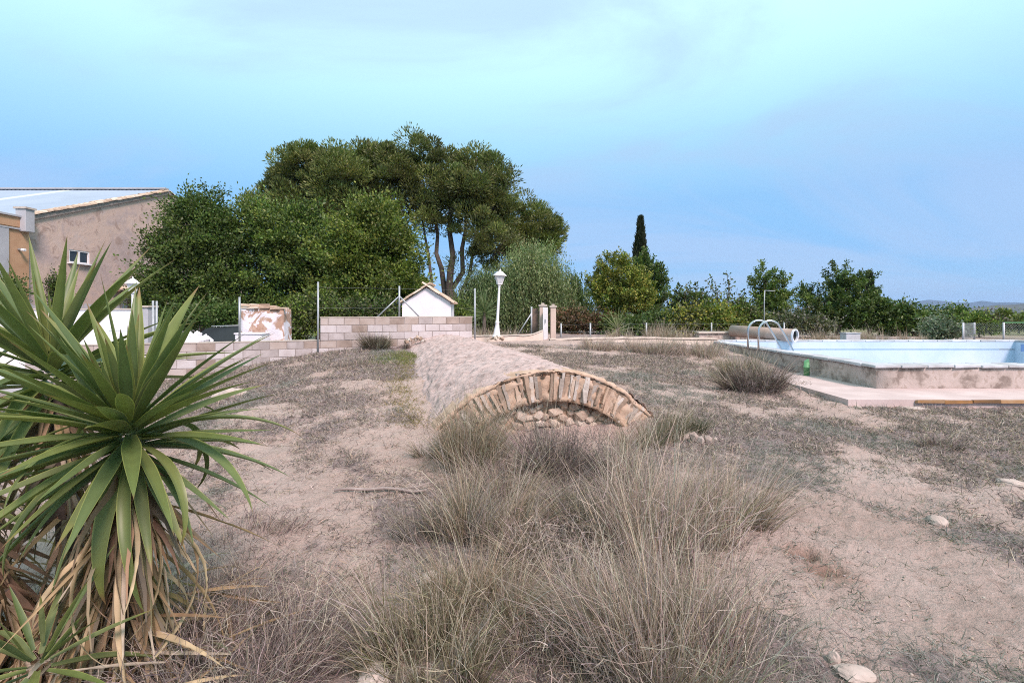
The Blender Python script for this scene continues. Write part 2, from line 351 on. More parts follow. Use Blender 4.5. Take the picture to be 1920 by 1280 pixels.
PITS = [(gp(1503, 1036, .0)), (gp(1548, 1066, .0))]
def ground_h(X, Y):
    X = np.atleast_1d(np.asarray(X, float)); Y = np.atleast_1d(np.asarray(Y, float)); z = base_h(X, Y)
    near = 1 - sstep(20, 40, np.hypot(X, Y))
    z = z + near * ((fbm(X * .9, Y * .9, 3) - .5) * .10 + (fbm(X * 4, Y * 4, 5) - .5) * .06 + (fbm(X * 15, Y * 15, 9, 3) - .5) * .034
                  + sstep(1.2, 2.2, -X - .2 * Y + 1.6) * sstep(4.5, 6.5, Y) * (1 - sstep(14, 17, Y)) * (fbm(X * .8 + Y * .5, Y * 3.2 - X * .6, 15) - .5) * .16)
    z = np.where((X > 6.86) & (X < 17.42) & (Y > 9.63) & (Y < 17.76), -1.3, z)
    la = (X - VA[0]) * VR[0] + (Y - VA[1]) * VR[1]; lb = (X - VA[0]) * VX[0] + (Y - VA[1]) * VX[1]
    z = z - .24 * np.exp(-((la - .1) / 1.0) ** 4 - ((lb + .45) / .55) ** 4)                # hollow worn in front of the arch
    for (a, b_, _), (rx, ry, d) in zip(PITS, ((.085, .065, .19), (.11, .045, .10))):
        z = z - d * np.exp(-(((X - a) / rx) ** 2 + ((Y - b_) / ry) ** 2) ** 2)
    return z
def hgt(x, y): return float(ground_h(x, y)[0])
def ground_px(px, py):
    Y = np.geomspace(1.0, 60, 500); X = wx(px, Y); zr = wz(py, Y); d = zr - base_h(X, Y)
    i = np.argmax(d < 0) if (d < 0).any() else len(Y) - 1
    y = Y[i]; return np.array((wx(px, y), y, hgt(wx(px, y), y)))
def litter(X, Y):
    X = np.asarray(X, float); Y = np.asarray(Y, float); r = np.hypot(X, Y)
    v = (fbm(X * .8 + 4, Y * .8, 21) - .5) * 1.5 + (fbm(X * 2.6, Y * 1.7, 33) - .5) * 1.3 + .22
    v += .24 * sstep(4.3, 6.5, Y) * sstep(1.0, 2.5, X) + .30 * sstep(5.0, 7, Y) * (1 - sstep(-2.0, -1.3, X)) * (.4 + 1.2 * vnoise(X * .6, Y * 2.2, 88))
    v += .30 * np.exp(-((X - .35) / .95) ** 2) * sstep(5.9, 5.0, Y)                       # the weedy strip before the arch
    v -= .22 * np.exp(-(((X + 1.35) / .6) ** 2 + ((Y - 4.2) / 1.4) ** 2))
    v -= .20 * np.exp(-(((X - 2.3) / .9) ** 2 + ((Y - 3.2) / 1.0) ** 2))
    return v
def build_ground():
    th = np.concatenate([np.radians(np.linspace(-64, 64, 600)), np.radians(np.linspace(64, 296, 60))[1:-1]])
    r = np.concatenate([np.geomspace(.06, .9, 8)[:-1], np.geomspace(.9, 26, 300)[:-1], np.geomspace(26, 9000, 55)])
    R, TH = np.meshgrid(r, th, indexing='ij'); X = R * np.sin(TH); Y = R * np.cos(TH)
    Z = ground_h(X.ravel(), Y.ravel()); n, m = len(r), len(th)
    V = np.stack([X.ravel(), Y.ravel(), Z], 1)
    idx = np.arange(n * m).reshape(n, m); nx = np.roll(idx, -1, 1)
    Q = np.stack([idx[:-1], idx[1:], nx[1:], nx[:-1]], -1).reshape(-1, 4)
    V = np.vstack([V, [[0, 0, hgt(0, 0)]]]); c = len(V) - 1
    T = np.stack([np.full(m, c), idx[0], nx[0]], 1)
    x, y = V[:, 0], V[:, 1]; rr = np.hypot(x, y)
    red = np.zeros(len(V))
    for a, b_, _ in PITS: red = np.maximum(red, np.exp(-((x - a) ** 2 + (y - b_ + .03) ** 2) / .022))
    red = np.maximum(red, .6 * np.exp(-(((x - PITS[0][0] - .03) / .2) ** 2 + ((y - PITS[0][1] + .22) / .14) ** 2)))
    fld = sstep(24, 60, rr)
    me = np_mesh('ground', V, Q, T, M_ground, smooth=True, extra={'litter': litter(x, y), 'redsoil': red * .9, 'field': fld})
    tag(obj('ground', me), 'pinkish dry stony ground rising to a low mound', kind='structure')
build_ground()

# ------------------------------------------------------------------ mountains and far ridges
def ridge(name, pts, Y, depth, mat, label, seed):
    px = np.linspace(pts[0][0], pts[-1][0], 160); py = np.interp(px, [p[0] for p in pts], [p[1] for p in pts])
    X = wx(px, Y); top = wz(py, Y) + (fbm(px * .05, px * 0, seed) - .5) * Y * .003
    V = []; Q = []; n = len(px); rows = ((-.9, 0), (-.55, .38), (-.25, .75), (0, 1), (.5, .6), (1, 0))
    for k, (d, h) in enumerate(rows):
        zz = -60 + (top + 60) * h * (1 + (fbm(X * .004 + k, X * 0 + k, seed + 3) - .5) * (.35 if 0 < h < 1 else 0))
        V.append(np.stack([X, np.full(n, Y + d * depth) + (fbm(X * .003, X * 0 + k * 3.1, seed + 9) - .5) * depth * .5, zz], 1))
    V = np.vstack(V)
    for k in range(len(rows) - 1):
        i = np.arange(n - 1) + k * n; Q.append(np.stack([i, i + 1, i + 1 + n, i + n], 1))
    tag(obj(name, np_mesh(name, V, np.vstack(Q), mat=mat, smooth=True)), label, kind='structure')
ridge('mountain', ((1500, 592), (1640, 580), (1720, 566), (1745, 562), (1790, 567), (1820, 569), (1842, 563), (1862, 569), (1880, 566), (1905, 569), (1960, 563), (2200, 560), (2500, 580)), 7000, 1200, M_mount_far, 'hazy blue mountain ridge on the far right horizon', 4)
ridge('hill', ((1760, 600), (1800, 592), (1832, 583), (1860, 574), (1900, 570), (1960, 567), (2150, 562), (2500, 575)), 2300, 600, M_mount, 'dark scrubby hill in front of the blue ridge', 11)
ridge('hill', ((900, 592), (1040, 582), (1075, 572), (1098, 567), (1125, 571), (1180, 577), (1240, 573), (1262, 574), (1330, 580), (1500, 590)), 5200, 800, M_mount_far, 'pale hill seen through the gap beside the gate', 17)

hzm = bpy.data.materials.new('haze'); hzm.use_nodes = True; hzm.node_tree.nodes.clear()
pv = N('ShaderNodeVolumePrincipled', hzm.node_tree); pv.inputs['Color'].default_value = (.50, .68, 1, 1); pv.inputs['Density'].default_value = 7e-5
hzm.node_tree.links.new(pv.outputs[0], N('ShaderNodeOutputMaterial', hzm.node_tree).inputs['Volume'])
bm = bmesh.new(); add_box(bm, (0, 0, 90), (18800, 18800, 320)); tag(obj('haze', bm_mesh('haze', bm, hzm)), 'thin blue air haze over the whole place', kind='stuff')

# ------------------------------------------------------------------ vegetation builders
def unit(v): return v / np.maximum(np.linalg.norm(v, axis=-1, keepdims=True), 1e-9)
def rnd_dir(n): return unit(RNG.normal(size=(n, 3)))
def palette(n, cols, var=.18):
    c = np.array(cols, float)[RNG.integers(0, len(cols), n)]; return c * (1 + (RNG.random((n, 1)) - .5) * 2 * var) * (1 + (RNG.random((n, 3)) - .5) * .16)
def leaf_cards(P, D, L, Wd, col, fold=.25):
    n = len(P); D = unit(D); Nn = unit(np.cross(D, rnd_dir(n))); Sd = np.cross(D, Nn)
    L = np.broadcast_to(np.asarray(L, float), (n,))[:, None]; Wd = np.broadcast_to(np.asarray(Wd, float), (n,))[:, None]
    mid = P + D * L * .45
    V = np.stack([P, mid + Sd * Wd * .5 + Nn * Wd * fold, P + D * L, mid - Sd * Wd * .5 + Nn * Wd * fold], 1).reshape(-1, 3)
    Q = np.arange(n * 4).reshape(n, 4); return V, Q, np.repeat(col, 4, 0)
def join_parts(parts):
    Vs, Qs, Cs = [], [], []; k = 0
    for V, Q, C in parts: Vs.append(V); Qs.append(Q + k); Cs.append(C); k += len(V)
    return np.vstack(Vs), np.vstack(Qs), np.vstack(Cs)
def blades(P, D, L, Wd, col, droop=.3, seg=3, kink=0.0):
    """thin curved strips; P base, D start direction, droop bends them over"""
    n = len(P); D = unit(D); Sd = unit(np.cross(D, rnd_dir(n)))
    L = np.broadcast_to(np.asarray(L, float), (n,))[:, None]; Wd = np.broadcast_to(np.asarray(Wd, float), (n,))[:, None]
    droop = np.broadcast_to(np.asarray(droop, float), (n,))[:, None]
    pts = [P]; d = D.copy(); p = P.copy()
    for k in range(seg):
        p = p + d * L / seg; pts.append(p)
        d = unit(d + np.array((0, 0, -1.)) * droop * (k + 1) / seg * 1.2 + (RNG.normal(size=(n, 3)) * kink if kink else 0))
    rows = []
    for k, p in enumerate(pts):
        w_ = Wd * (.5 - .44 * k / seg); rows += [p + Sd * w_, p - Sd * w_]
    V = np.stack(rows, 1).reshape(-1, 3); m = 2 * (seg + 1)
    o = (np.arange(n) * m)[:, None]
    Q = np.concatenate([o + np.array((2 * k, 2 * k + 1, 2 * k + 3, 2 * k + 2)) for k in range(seg)], 0)
    return V, Q, np.repeat(col, m, 0)

GREEN_DK = [(0.062, 0.11, 0.027), (0.085, 0.138, 0.033), (0.11, 0.16, 0.037), (0.07, 0.115, 0.035)]
GREEN_MD = [(0.096, 0.15, 0.026), (0.138, 0.198, 0.036), (0.174, 0.228, 0.043), (0.079, 0.126, 0.029)]
GREEN_YL = [(0.209, 0.237, 0.044), (0.275, 0.286, 0.05), (0.154, 0.193, 0.035), (0.33, 0.319, 0.066)]
PINE = [(0.115, 0.151, 0.043), (0.145, 0.179, 0.05), (0.179, 0.208, 0.06), (0.126, 0.155, 0.053)]
PEPPER = [(0.144, 0.201, 0.078), (0.178, 0.23, 0.092), (0.121, 0.172, 0.069), (0.207, 0.247, 0.098)]
OLIVE = [(.085, .095, .045), (.11, .12, .05), (.065, .08, .035)]
STRAW = [(.44, .365, .265), (.39, .325, .245), (.52, .45, .345), (.33, .28, .215)]
LILAC = [(0.378, 0.313, 0.295), (0.46, 0.384, 0.348), (0.307, 0.254, 0.242), (0.531, 0.448, 0.378)]
OLIVEDRY = [(.20, .175, .12), (.28, .245, .17), (.15, .135, .09), (.36, .31, .22)]
PURPLE = [(0.149, 0.121, 0.121), (0.187, 0.154, 0.149), (0.11, 0.094, 0.094), (0.231, 0.193, 0.176)]
GREYGRN = [(.225, .215, .20), (.28, .27, .25), (.17, .165, .15), (.33, .315, .29)]

def lobe_points(lobes, Y, n, shell=.72, flat=1.0):
    """cluster centres in ellipsoid lobes given as photo-pixel ovals at depth Y"""
    vol = np.array([l[2] * l[3] for l in lobes], float); k = RNG.choice(len(lobes), n, p=vol / vol.sum())
    L = np.array([l[:4] for l in lobes], float)[k]; d = rnd_dir(n)
    rr = shell + (1 - shell) * RNG.random(n); inner = RNG.random(n) < .12; rr[inner] *= RNG.random(inner.sum())
    s = Y / F; off = d * rr[:, None] * np.stack([L[:, 2] * s, np.minimum(L[:, 2], L[:, 3] * 1.4) * s * flat, L[:, 3] * s], 1)
    return np.stack([wx(L[:, 0], Y), np.full(n, Y), wz(L[:, 1], Y)], 1) + off, d
def limb(bm, a, b, r0, r1, wob=.08, seg=7, k=6):
    a = np.array(a, float); b = np.array(b, float); ln = np.linalg.norm(b - a); pts = []
    for i in range(k + 1):
        t = i / k; p = a + (b - a) * t + RNG.normal(size=3) * wob * ln * math.sin(math.pi * t) * .5
        p[2] -= .06 * ln * math.sin(math.pi * t) ; pts.append(p)
    tube(bm, pts, [r0 + (r1 - r0) * i / k for i in range(k + 1)], seg)
def tree(name, label, cat, Y, lobes, base_px, kind, cols, n_cl=420, per=45, lsize=.15, tr=.16, group=None, bark=None, spread=.34, twigs=0, trunk_to=None, trunks=None):
    lobes = list(lobes); bx = wx(base_px, Y); bz = hgt(bx, Y)
    root = empty(name, (bx, Y, bz), label, cat, group); inv = np.array((bx, Y, bz))
    C, d = lobe_points(lobes, Y, n_cl, .86 if kind == 'pine' else .78)
    m = n_cl * per; ctr = np.repeat(C, per, 0); dd = np.repeat(d, per, 0)
    clv = np.repeat(palette(n_cl, [(1, 1, 1)], .34), per, 0)
    if kind == 'broad':                                           # leafy shoots pointing outwards and up
        ax_ = np.repeat(unit(d + np.array((0, 0, .55)) + rnd_dir(n_cl) * .5), per, 0); tt = RNG.normal(size=(m, 1)) * spread * .95
        off = RNG.normal(size=(m, 3)) * np.array((spread, spread, spread * .5)) * .52 + ax_ * tt; P = ctr + off
        D = unit(off * .8 + ax_ * .5 + rnd_dir(m) * .8); V, Q, T = leaf_cards(P, D, lsize * (.6 + .8 * RNG.random(m)), lsize * .62, palette(m, cols) * clv)
    elif kind == 'spray':                                         # leaves along rising shoots
        up = np.repeat(unit(dd[::per] * np.array((1, 1, .4)) + np.array((0, 0, .9))), per, 0); t = RNG.random((m, 1)) - .3
        P = ctr + up * t * spread * 2.2 + RNG.normal(size=(m, 3)) * spread * .22
        D = unit(up * .6 + rnd_dir(m)); V, Q, T = leaf_cards(P, D, lsize * (.6 + .8 * RNG.random(m)), lsize * .55, palette(m, cols) * clv)
    elif kind == 'pine':
        sz = np.repeat(.45 + .9 * RNG.random(n_cl) ** 1.5, per)[:, None]; off = rnd_dir(m) * (spread * sz * (.45 + .5 * RNG.random((m, 1)) ** .6 + .28 * RNG.random((m, 1)) ** 4)); off[:, 2] = np.where(off[:, 2] < 0, off[:, 2] * .55, off[:, 2] * .85); P = ctr + off
        D = unit(off + np.array((0, 0, .45 * spread)) + rnd_dir(m) * spread * .3); V, Q, T = leaf_cards(P, D, lsize * (.6 + .8 * RNG.random(m)), lsize * .32, palette(m, cols) * clv, .1)
    elif kind == 'weep':
        strand = np.repeat(RNG.normal(size=(n_cl * per // 9 + 1, 3)) * np.array((spread, spread, spread * .3)), 9, 0)[:m]
        dr = np.tile(np.arange(9), n_cl * per // 9 + 1)[:m, None] / 9.0; P = ctr + strand + np.array((0, 0, -1)) * dr * spread * 2.6 + RNG.normal(size=(m, 3)) * spread * .08
        D = unit(np.array((0, 0, -1.)) + rnd_dir(m) * .65); V, Q, T = leaf_cards(P, D, lsize * (.6 + .8 * RNG.random(m)), lsize * .3, palette(m, cols) * clv, .1)
    crown = obj('crown', np_mesh('crown', V - inv, Q, mat=M_leaf, tint=T), root)
    bm = bmesh.new(); Z0 = np.array((0, 0, -.25))
    cen = [np.array((wx(l[0], Y), Y + random.uniform(-.3, .3) * l[2] * Y / F, wz(l[1], Y))) - inv for l in lobes]
    if trunks is None: trunks = [(base_px, trunk_to or (lobes[0][1] + .5 * lobes[0][3]), tr)]
    tops = []
    for px, py, r in trunks:
        top = np.array((wx(px, Y), Y + random.uniform(-.3, .3), wz(py, Y))) - inv; limb(bm, Z0 + np.array((random.uniform(-.3, .3) * (len(trunks) > 1), 0, 0)), top, r, r * .34, .05, 9, 7); tops.append((top, r * .4))
    for c in cen:
        t0, r0 = min(tops, key=lambda q: np.linalg.norm(q[0] - c)); limb(bm, t0, c, r0 * .8, r0 * .18, .12, 6)
    for i in RNG.choice(n_cl, min(n_cl, max(twigs, 60)), replace=False):
        p = C[i] - inv; c = min(cen, key=lambda q: np.linalg.norm(q - p)); limb(bm, c, p, tr * .14, tr * .05, .12, 4, 3)
    obj('trunk', bm_mesh('trunk', bm, bark or M_bark, True), root)
    return root

# ------------------------------------------------------------------ concrete block wall with fence
def wpt(s, d=0.0): return W0 + WD * s + WN * d
RZW = math.atan2(WD[1], WD[0])
def rough_block(sx, sy, sz, mat, jit):
    bm = bmesh.new(); add_box(bm, (0, 0, 0), (sx, sy, sz), jit=jit); bmesh.ops.bevel(bm, geom=bm.edges[:], offset=.006, segments=1, affect='EDGES')
    return bm_mesh('block', bm, mat)
wall = empty('block_wall', (W0[0], W0[1], .0), 'stepped grey concrete block wall behind the vaulted mound', 'wall', rz=RZW)
bl_g = [rough_block(.386, .15, .186, M_block, .004) for _ in range(3)]; bl_t = [rough_block(.386, .15, .186, M_block_tan, .004) for _ in range(3)]
hb_g = rough_block(.183, .15, .186, M_block, .004); hb_t = rough_block(.183, .15, .186, M_block_tan, .004)
S0, S1 = -6.0, 4.2
def course(z, s0, s1, shift, tan):
    s = s0 - (.2 if shift else 0)
    while s < s1 - .05:
        a, b_ = max(s, s0), min(s + .4, s1); c = (a + b_) / 2; q = wpt(c, .08)
        if z + .1 > hgt(q[0], q[1]) - .06 and b_ - a > .1:
            half = b_ - a < .3
            tn = random.random() < tan
            me = (hb_t if tn else hb_g) if half else random.choice(bl_t if tn else bl_g)
            o = obj('block', me, wall, (c + random.uniform(-.003, .003), random.uniform(-.004, .004), z)); o.rotation_euler = (0, 0, random.uniform(-.006, .006))
        s += .4
for k, z in enumerate((.72, .52, .32, .12, -.08)): course(z, S0, S1, k % 2, .75 if k == 0 else .12)
for k, z in enumerate((.92, 1.12, 1.32)): course(z, 0.0, S1, (k + 1) % 2, (.1, .1, .85)[k])
bm = bmesh.new(); add_box(bm, ((S0 + S1) / 2, 0, .26), (S1 - S0 - .02, .134, 1.10)); add_box(bm, (S1 / 2, 0, 1.11), (S1 - .02, .134, .585)); obj('mortar', bm_mesh('mortar', bm, M_mortar), wall)
bm = bmesh.new(); add_box(bm, (S0 / 2 - .003, 0, .8325), (-S0 - .01, .165, .028), jit=.002); obj('capping', bm_mesh('capping', bm, M_cope), wall)
bm = bmesh.new(); add_box(bm, (S1 / 2, 0, 1.4325), (S1 + .01, .165, .028), jit=.002); obj('capping', bm_mesh('capping', bm, M_cope), wall)

def s_at(px): k = (px - 960) / F; return (k * W0[1] - W0[0]) / (WD[0] - k * WD[1])
fence = empty('wire_fence', (W0[0], W0[1], .8), 'thin grey steel fence posts and braces standing along the block wall', 'fence')
def fpost(px, z0, ztop, d=-.02, r=.026):
    q = wpt(s_at(px), d); o = tube_obj('post', [(q[0] - W0[0], q[1] - W0[1], z0 - .8), (q[0] - W0[0], q[1] - W0[1], ztop - .8)], r, M_galv, fence); return q
pA = fpost(596, .30, 2.36, .115); pB = fpost(749, 1.445, 2.30); pC = fpost(890, .55, 2.27, .02); pD = fpost(449, .845, 1.95)
for dpx, d in ((708, .9), (786, 1)):
    q = wpt(s_at(dpx), -.02); tube_obj('brace', [(pB[0] - W0[0], pB[1] - W0[1] , 2.02 - .8), (q[0] - W0[0], q[1] - W0[1], 1.44 - .8)], .02, M_galv, fence)
for zt in (2.22, 1.68):
    bm = bmesh.new(); tube(bm, [(a[0] - W0[0], a[1] - W0[1], zt - .8) for a in (pA, pB, pC)], .0012, 4); obj('wire', bm_mesh('wire', bm, M_galv), fence)

# ------------------------------------------------------------------ barrel vault of the old cistern
vault = empty('vaulted_cistern', (VA[0], VA[1], 0.0), 'long pinkish barrel vaulted cistern with stone arch front', 'cistern')
vault.rotation_euler = (0, 0, math.atan2(VR[1], VR[0]))       # local x right, y along the vault away from the camera
RV, ZA = 1.95, .85
def build_vault():
    L = 9.3; nu, nv = 330, 190; u = np.linspace(0, L, nu); a = np.linspace(-1.25, 1.25, nv); U, A = np.meshgrid(u, a, indexing='ij')
    r = RV + (fbm(U * 1.1, A * 4, 41) - .5) * .10 + (fbm(U * 3, A * 22, 43) - .5) * .055 + (fbm(U * 9, A * 20, 47, 3) - .5) * .045 + (fbm(U * 26, A * 60, 49, 2) - .5) * .022
    sag = .008 * U; X = r * np.sin(A); Z = ZA - RV + r * np.cos(A) + sag
    edge = sstep(.0, .35, U); Z = Z - (1 - edge) * .015
    V = np.stack([X, U, Z], -1).reshape(-1, 3); i = np.arange(nu * nv).reshape(nu, nv)
    Q = np.stack([i[:-1, :-1], i[:-1, 1:], i[1:, 1:], i[1:, :-1]], -1).reshape(-1, 4)
    obj('vault_shell', np_mesh('vault_shell', V, Q, mat=M_vault, smooth=True), vault)
    # crust of packed earth, arch stones bedded in mortar, rubble infill
    nv = 240; a = np.linspace(-1.2, 1.2, nv); rows = []
    for d, rr in ((.30, RV + .006), (.12, RV + .012), (.02, RV + .004), (-.012, RV - .025), (-.004, RV - .045), (.03, RV - .06), (.2, RV - .065)):
        q = rr + (fbm(a * 7 + d * 9, a * 0 + d * 31, 51) - .5) * .09 + (fbm(a * 40, a * 0 + rr * 90, 52) - .5) * .05
        rows.append(np.stack([q * np.sin(a), np.full(nv, d) + (fbm(a * 14, a * 0 + rr * 50, 53) - .5) * .09 + (fbm(a * 60, a * 0 + rr * 70, 54) - .5) * .04, ZA - RV + q * np.cos(a)], 1))
    V = np.vstack(rows); Q = []
    for k in range(len(rows) - 1):
        i = np.arange(nv - 1) + k * nv; Q.append(np.stack([i, i + 1, i + 1 + nv, i + nv], 1))
    obj('arch_rim', np_mesh('arch_rim', V, np.vstack(Q), mat=M_earth, smooth=True), vault)
    nv = 160; a = np.linspace(-1.1, 1.1, nv); rows = []
    for k in range(9):
        q = RV - .06 - .042 * k; rows.append(np.stack([q * np.sin(a), .004 + (fbm(a * 22, a * 0 + k * 1.1, 57) - .5) * .13, ZA - RV + q * np.cos(a)], 1))
    rows.append(rows[-1] + np.array((0, .2, 0))); V = np.vstack(rows); Q = []
    for k in range(len(rows) - 1):
        i = np.arange(nv - 1) + k * nv; Q.append(np.stack([i, i + 1, i + 1 + nv, i + nv], 1))
    obj('mortar', np_mesh('mortar', V, np.vstack(Q), mat=M_earth, smooth=True), vault)
    vm = []
    for k in range(8):
        bm = bmesh.new(); add_box(bm, (0, 0, 0), (.036 + .006 * (k % 4), .22, .27 + .03 * (k % 3))); bmesh.ops.subdivide_edges(bm, edges=[e for e in bm.edges if abs(e.verts[0].co.z - e.verts[1].co.z) > .1], cuts=1)
        for v in bm.verts: v.co += Vector([random.uniform(-.011, .011) for _ in range(3)])
        vm.append(bm_mesh('arch_stone', bm, M_vstone))
    a = -1.02
    while a < 1.02:
        rr = RV - .205 + random.uniform(-.03, .02); o = obj('arch_stone', random.choice(vm), vault, (rr * math.sin(a), .115 + random.uniform(-.05, .035), ZA - RV + rr * math.cos(a)))
        o.rotation_euler = (random.uniform(-.08, .08), a + random.uniform(-.10, .10), random.uniform(-.15, .15)); o.scale = (random.uniform(.7, 1.3), 1, random.uniform(.7, 1.18)); a += .0225 * random.uniform(.8, 1.35)
    bm = bmesh.new(); n = 40; ring = [bm.verts.new(((RV - .38) * math.sin(t), .16, ZA - RV + (RV - .38) * math.cos(t))) for t in np.linspace(-1.1, 1.1, n)]
    lo = [bm.verts.new((v.co.x, .16, -.5)) for v in ring]
    for k in range(n - 1): bm.faces.new((lo[k], lo[k + 1], ring[k + 1], ring[k]))
    obj('infill', bm_mesh('infill', bm, M_earth), vault)
    sm = []
    for k in range(6):
        bm = bmesh.new(); bmesh.ops.create_icosphere(bm, subdivisions=1, radius=1)
        for v in bm.verts: v.co = Vector((max(-.78, min(.78, v.co.x * 1.0)), max(-.78, min(.78, v.co.y)), max(-.72, min(.72, v.co.z)))) * random.uniform(.85, 1.15)
        sm.append(bm_mesh('stone', bm, M_rstone))
    placed = []
    for _ in range(2500):
        x = random.uniform(-1.3, 1.3); z = random.uniform(-.15, ZA - RV + math.sqrt(max(0, (RV - .40) ** 2 - x * x)) - .03); s = random.uniform(.05, .12)
        if any((x - p) ** 2 / 1.5 + (z - q) ** 2 < (s + t) ** 2 * .40 for p, q, t in placed): continue
        placed.append((x, z, s)); o = obj('stone', random.choice(sm), vault, (x, .15, z)); o.scale = (s * random.uniform(1.0, 1.5), s * random.uniform(.6, 1.0), s); o.rotation_euler = (random.uniform(-.3, .3), random.uniform(-.5, .5), random.uniform(-.4, .4))
        if len(placed) > 190: break
build_vault()

# ------------------------------------------------------------------ swimming pool, terrace, ladder, pipe
PX0, PX1, PY0, PY1, PZ = 6.75, 17.25, 9.5, 17.9, .60
pool = empty('swimming_pool', (PX0, PY0, 0), 'empty raised swimming pool painted pale blue inside', 'swimming pool')
def pbox(name, x0, x1, y0, y1, z0, z1, mat): return box(name, ((x0 + x1) / 2 - PX0, (y0 + y1) / 2 - PY0, (z0 + z1) / 2), (x1 - x0, y1 - y0, z1 - z0), mat, pool)
ZT = PZ - .055
def wallmesh(name, x0, x1, y0, y1, flip=False):
    """rough rendered outer wall, subdivided and slightly bulged"""
    bm = bmesh.new(); add_box(bm, ((x0 + x1) / 2 - PX0, (y0 + y1) / 2 - PY0, (ZT - .9) / 2), (x1 - x0, y1 - y0, ZT + .9)); bmesh.ops.subdivide_edges(bm, edges=bm.edges[:], cuts=24, use_grid_fill=True)
    for v in bm.verts:
        if v.co.z < ZT - .01:
            v.co.y += float(fbm(v.co.x * 3, v.co.z * 4, 61) - .5) * .03; v.co.x += float(fbm(v.co.y * 3, v.co.z * 4, 62) - .5) * .03
    return obj(name, bm_mesh(name, bm, M_conc, True), pool)
wallmesh('outer_wall', PX0, PX1 + .3, PY0, PY0 + .28); wallmesh('outer_wall', PX0, PX0 + .28, PY0 + .281, PY1)
pbox('inner_wall', PX0 + .281, PX1, PY0 + .281, PY0 + .33, -.9, ZT, M_poolpaint); pbox('inner_wall', PX0 + .281, PX0 + .33, PY0 + .331, PY1 - .351, -.9, ZT, M_poolpaint)
pbox('inner_wall', PX0 + .281, PX1, PY1 - .35, PY1 - .30, .300, ZT, M_poolpaint); pbox('inner_wall', PX0 + .281, PX1, PY1 - .33, PY1 - .30, -.9, .270, M_poolpaint)
pbox('waterline_strip', PX0 + .281, PX1 - .55, PY1 - .335, PY1 - .30, .270, .300, M_poolline)
pbox('outer_wall', PX0, PX1 + .3, PY1 - .299, PY1, -.9, ZT, M_conc); pbox('outer_wall', PX1 + .051, PX1 + .3, PY0 + .281, PY1 - .3, -.9, ZT, M_conc)
pbox('inner_wall', PX1, PX1 + .05, PY0 + .281, PY1 - .30, -.9, ZT, M_poolpaint)
pbox('skimmer', PX1 - .012, PX1 + .03, 16.2, 17.35, .24, .47, M_blue)
pbox('pool_floor', PX0 + .33, PX1, PY0 + .33, PY1 - .35, -.95, -.9, M_poolpaint)
cm = []
for k in range(4):
    bm = bmesh.new(); add_box(bm, (0, 0, 0), (.485, .38, .055), jit=.006); bmesh.ops.bevel(bm, geom=bm.edges[:], offset=.008, segments=1, affect='EDGES'); cm.append(bm_mesh('coping_stone', bm, M_copestone))
def cope(x0, y0, x1, y1):
    n = max(1, round(math.hypot(x1 - x0, y1 - y0) / .5)); rz = math.atan2(y1 - y0, x1 - x0)
    for k in range(n):
        t = (k + .5) / n; o = obj('coping_stone', random.choice(cm), pool, (x0 + (x1 - x0) * t - PX0 + random.uniform(-.008, .008), y0 + (y1 - y0) * t - PY0 + random.uniform(-.008, .008), PZ - .026 + random.uniform(-.004, .004)))
        o.rotation_euler = (random.uniform(-.01, .01), random.uniform(-.008, .008), rz + random.uniform(-.012, .012)); o.scale = (math.hypot(x1 - x0, y1 - y0) / n / .5, 1, 1)
cope(PX0 - .05, PY0 + .14, PX1 + .3, PY0 + .14); cope(PX0 + .14, PY0 + .34, PX0 + .14, PY1 - .36); cope(PX0 - .05, PY1 - .16, PX1 + .3, PY1 - .16); cope(PX1 + .17, PY0 + .34, PX1 + .17, PY1 - .36)

TX0, TY0, TZ = 5.45, 8.30, .165
bm = bmesh.new(); pts = [(TX0, TY0), (22, TY0 - .05), (22, PY0 - .002), (PX0 - .002, PY0 - .002), (PX0 - .002, 15.2), (5.75, 15.2)]
a = [bm.verts.new((x, y, -.05)) for x, y in pts]; b_ = [bm.verts.new((x, y, TZ)) for x, y in pts]
bm.faces.new(b_); bm.faces.new(a[::-1])
for k in range(6): bm.faces.new((a[k], a[(k + 1) % 6], b_[(k + 1) % 6], b_[k]))
terr = tag(obj('pool_terrace', bm_mesh('pool_terrace', bm, M_terr)), 'narrow pinkish concrete terrace along the foot of the pool wall', kind='structure')
em = []
for k in range(3):
    bm = bmesh.new(); add_box(bm, (0, 0, 0), (.44, .04, .05), jit=.006); em.append(bm_mesh('edge_tile', bm, M_terra))
x = TX0 + 1.3
while x < 21: 
    o = obj('edge_tile', random.choice(em), terr, (x, TY0 - .05 * (x - TX0) / 16.5 - .03, TZ - .028 + random.uniform(-.006, .006))); x += .45

lad = empty('pool_ladder', (6.62, 13.7, PZ), 'curved chrome handrails of the pool ladder', 'ladder')
for dy in (.32, -.28):
    prof = [(-.16, -.02), (-.16, .35)] + [(.14 - .30 * math.cos(t), .45 + .30 * math.sin(t)) for t in np.linspace(.25, 2.35, 10)] + [(.58, .28), (.74, -.02), (.82, -.35), (.82, -.9)]
    tube_obj('handrail', [(x_, dy, z_) for x_, z_ in prof], .024, M_chrome, lad, 10)
for z_ in (-.45, -.75): box('tread', (.80, .02, z_), (.08, .56, .03), M_chrome, lad)

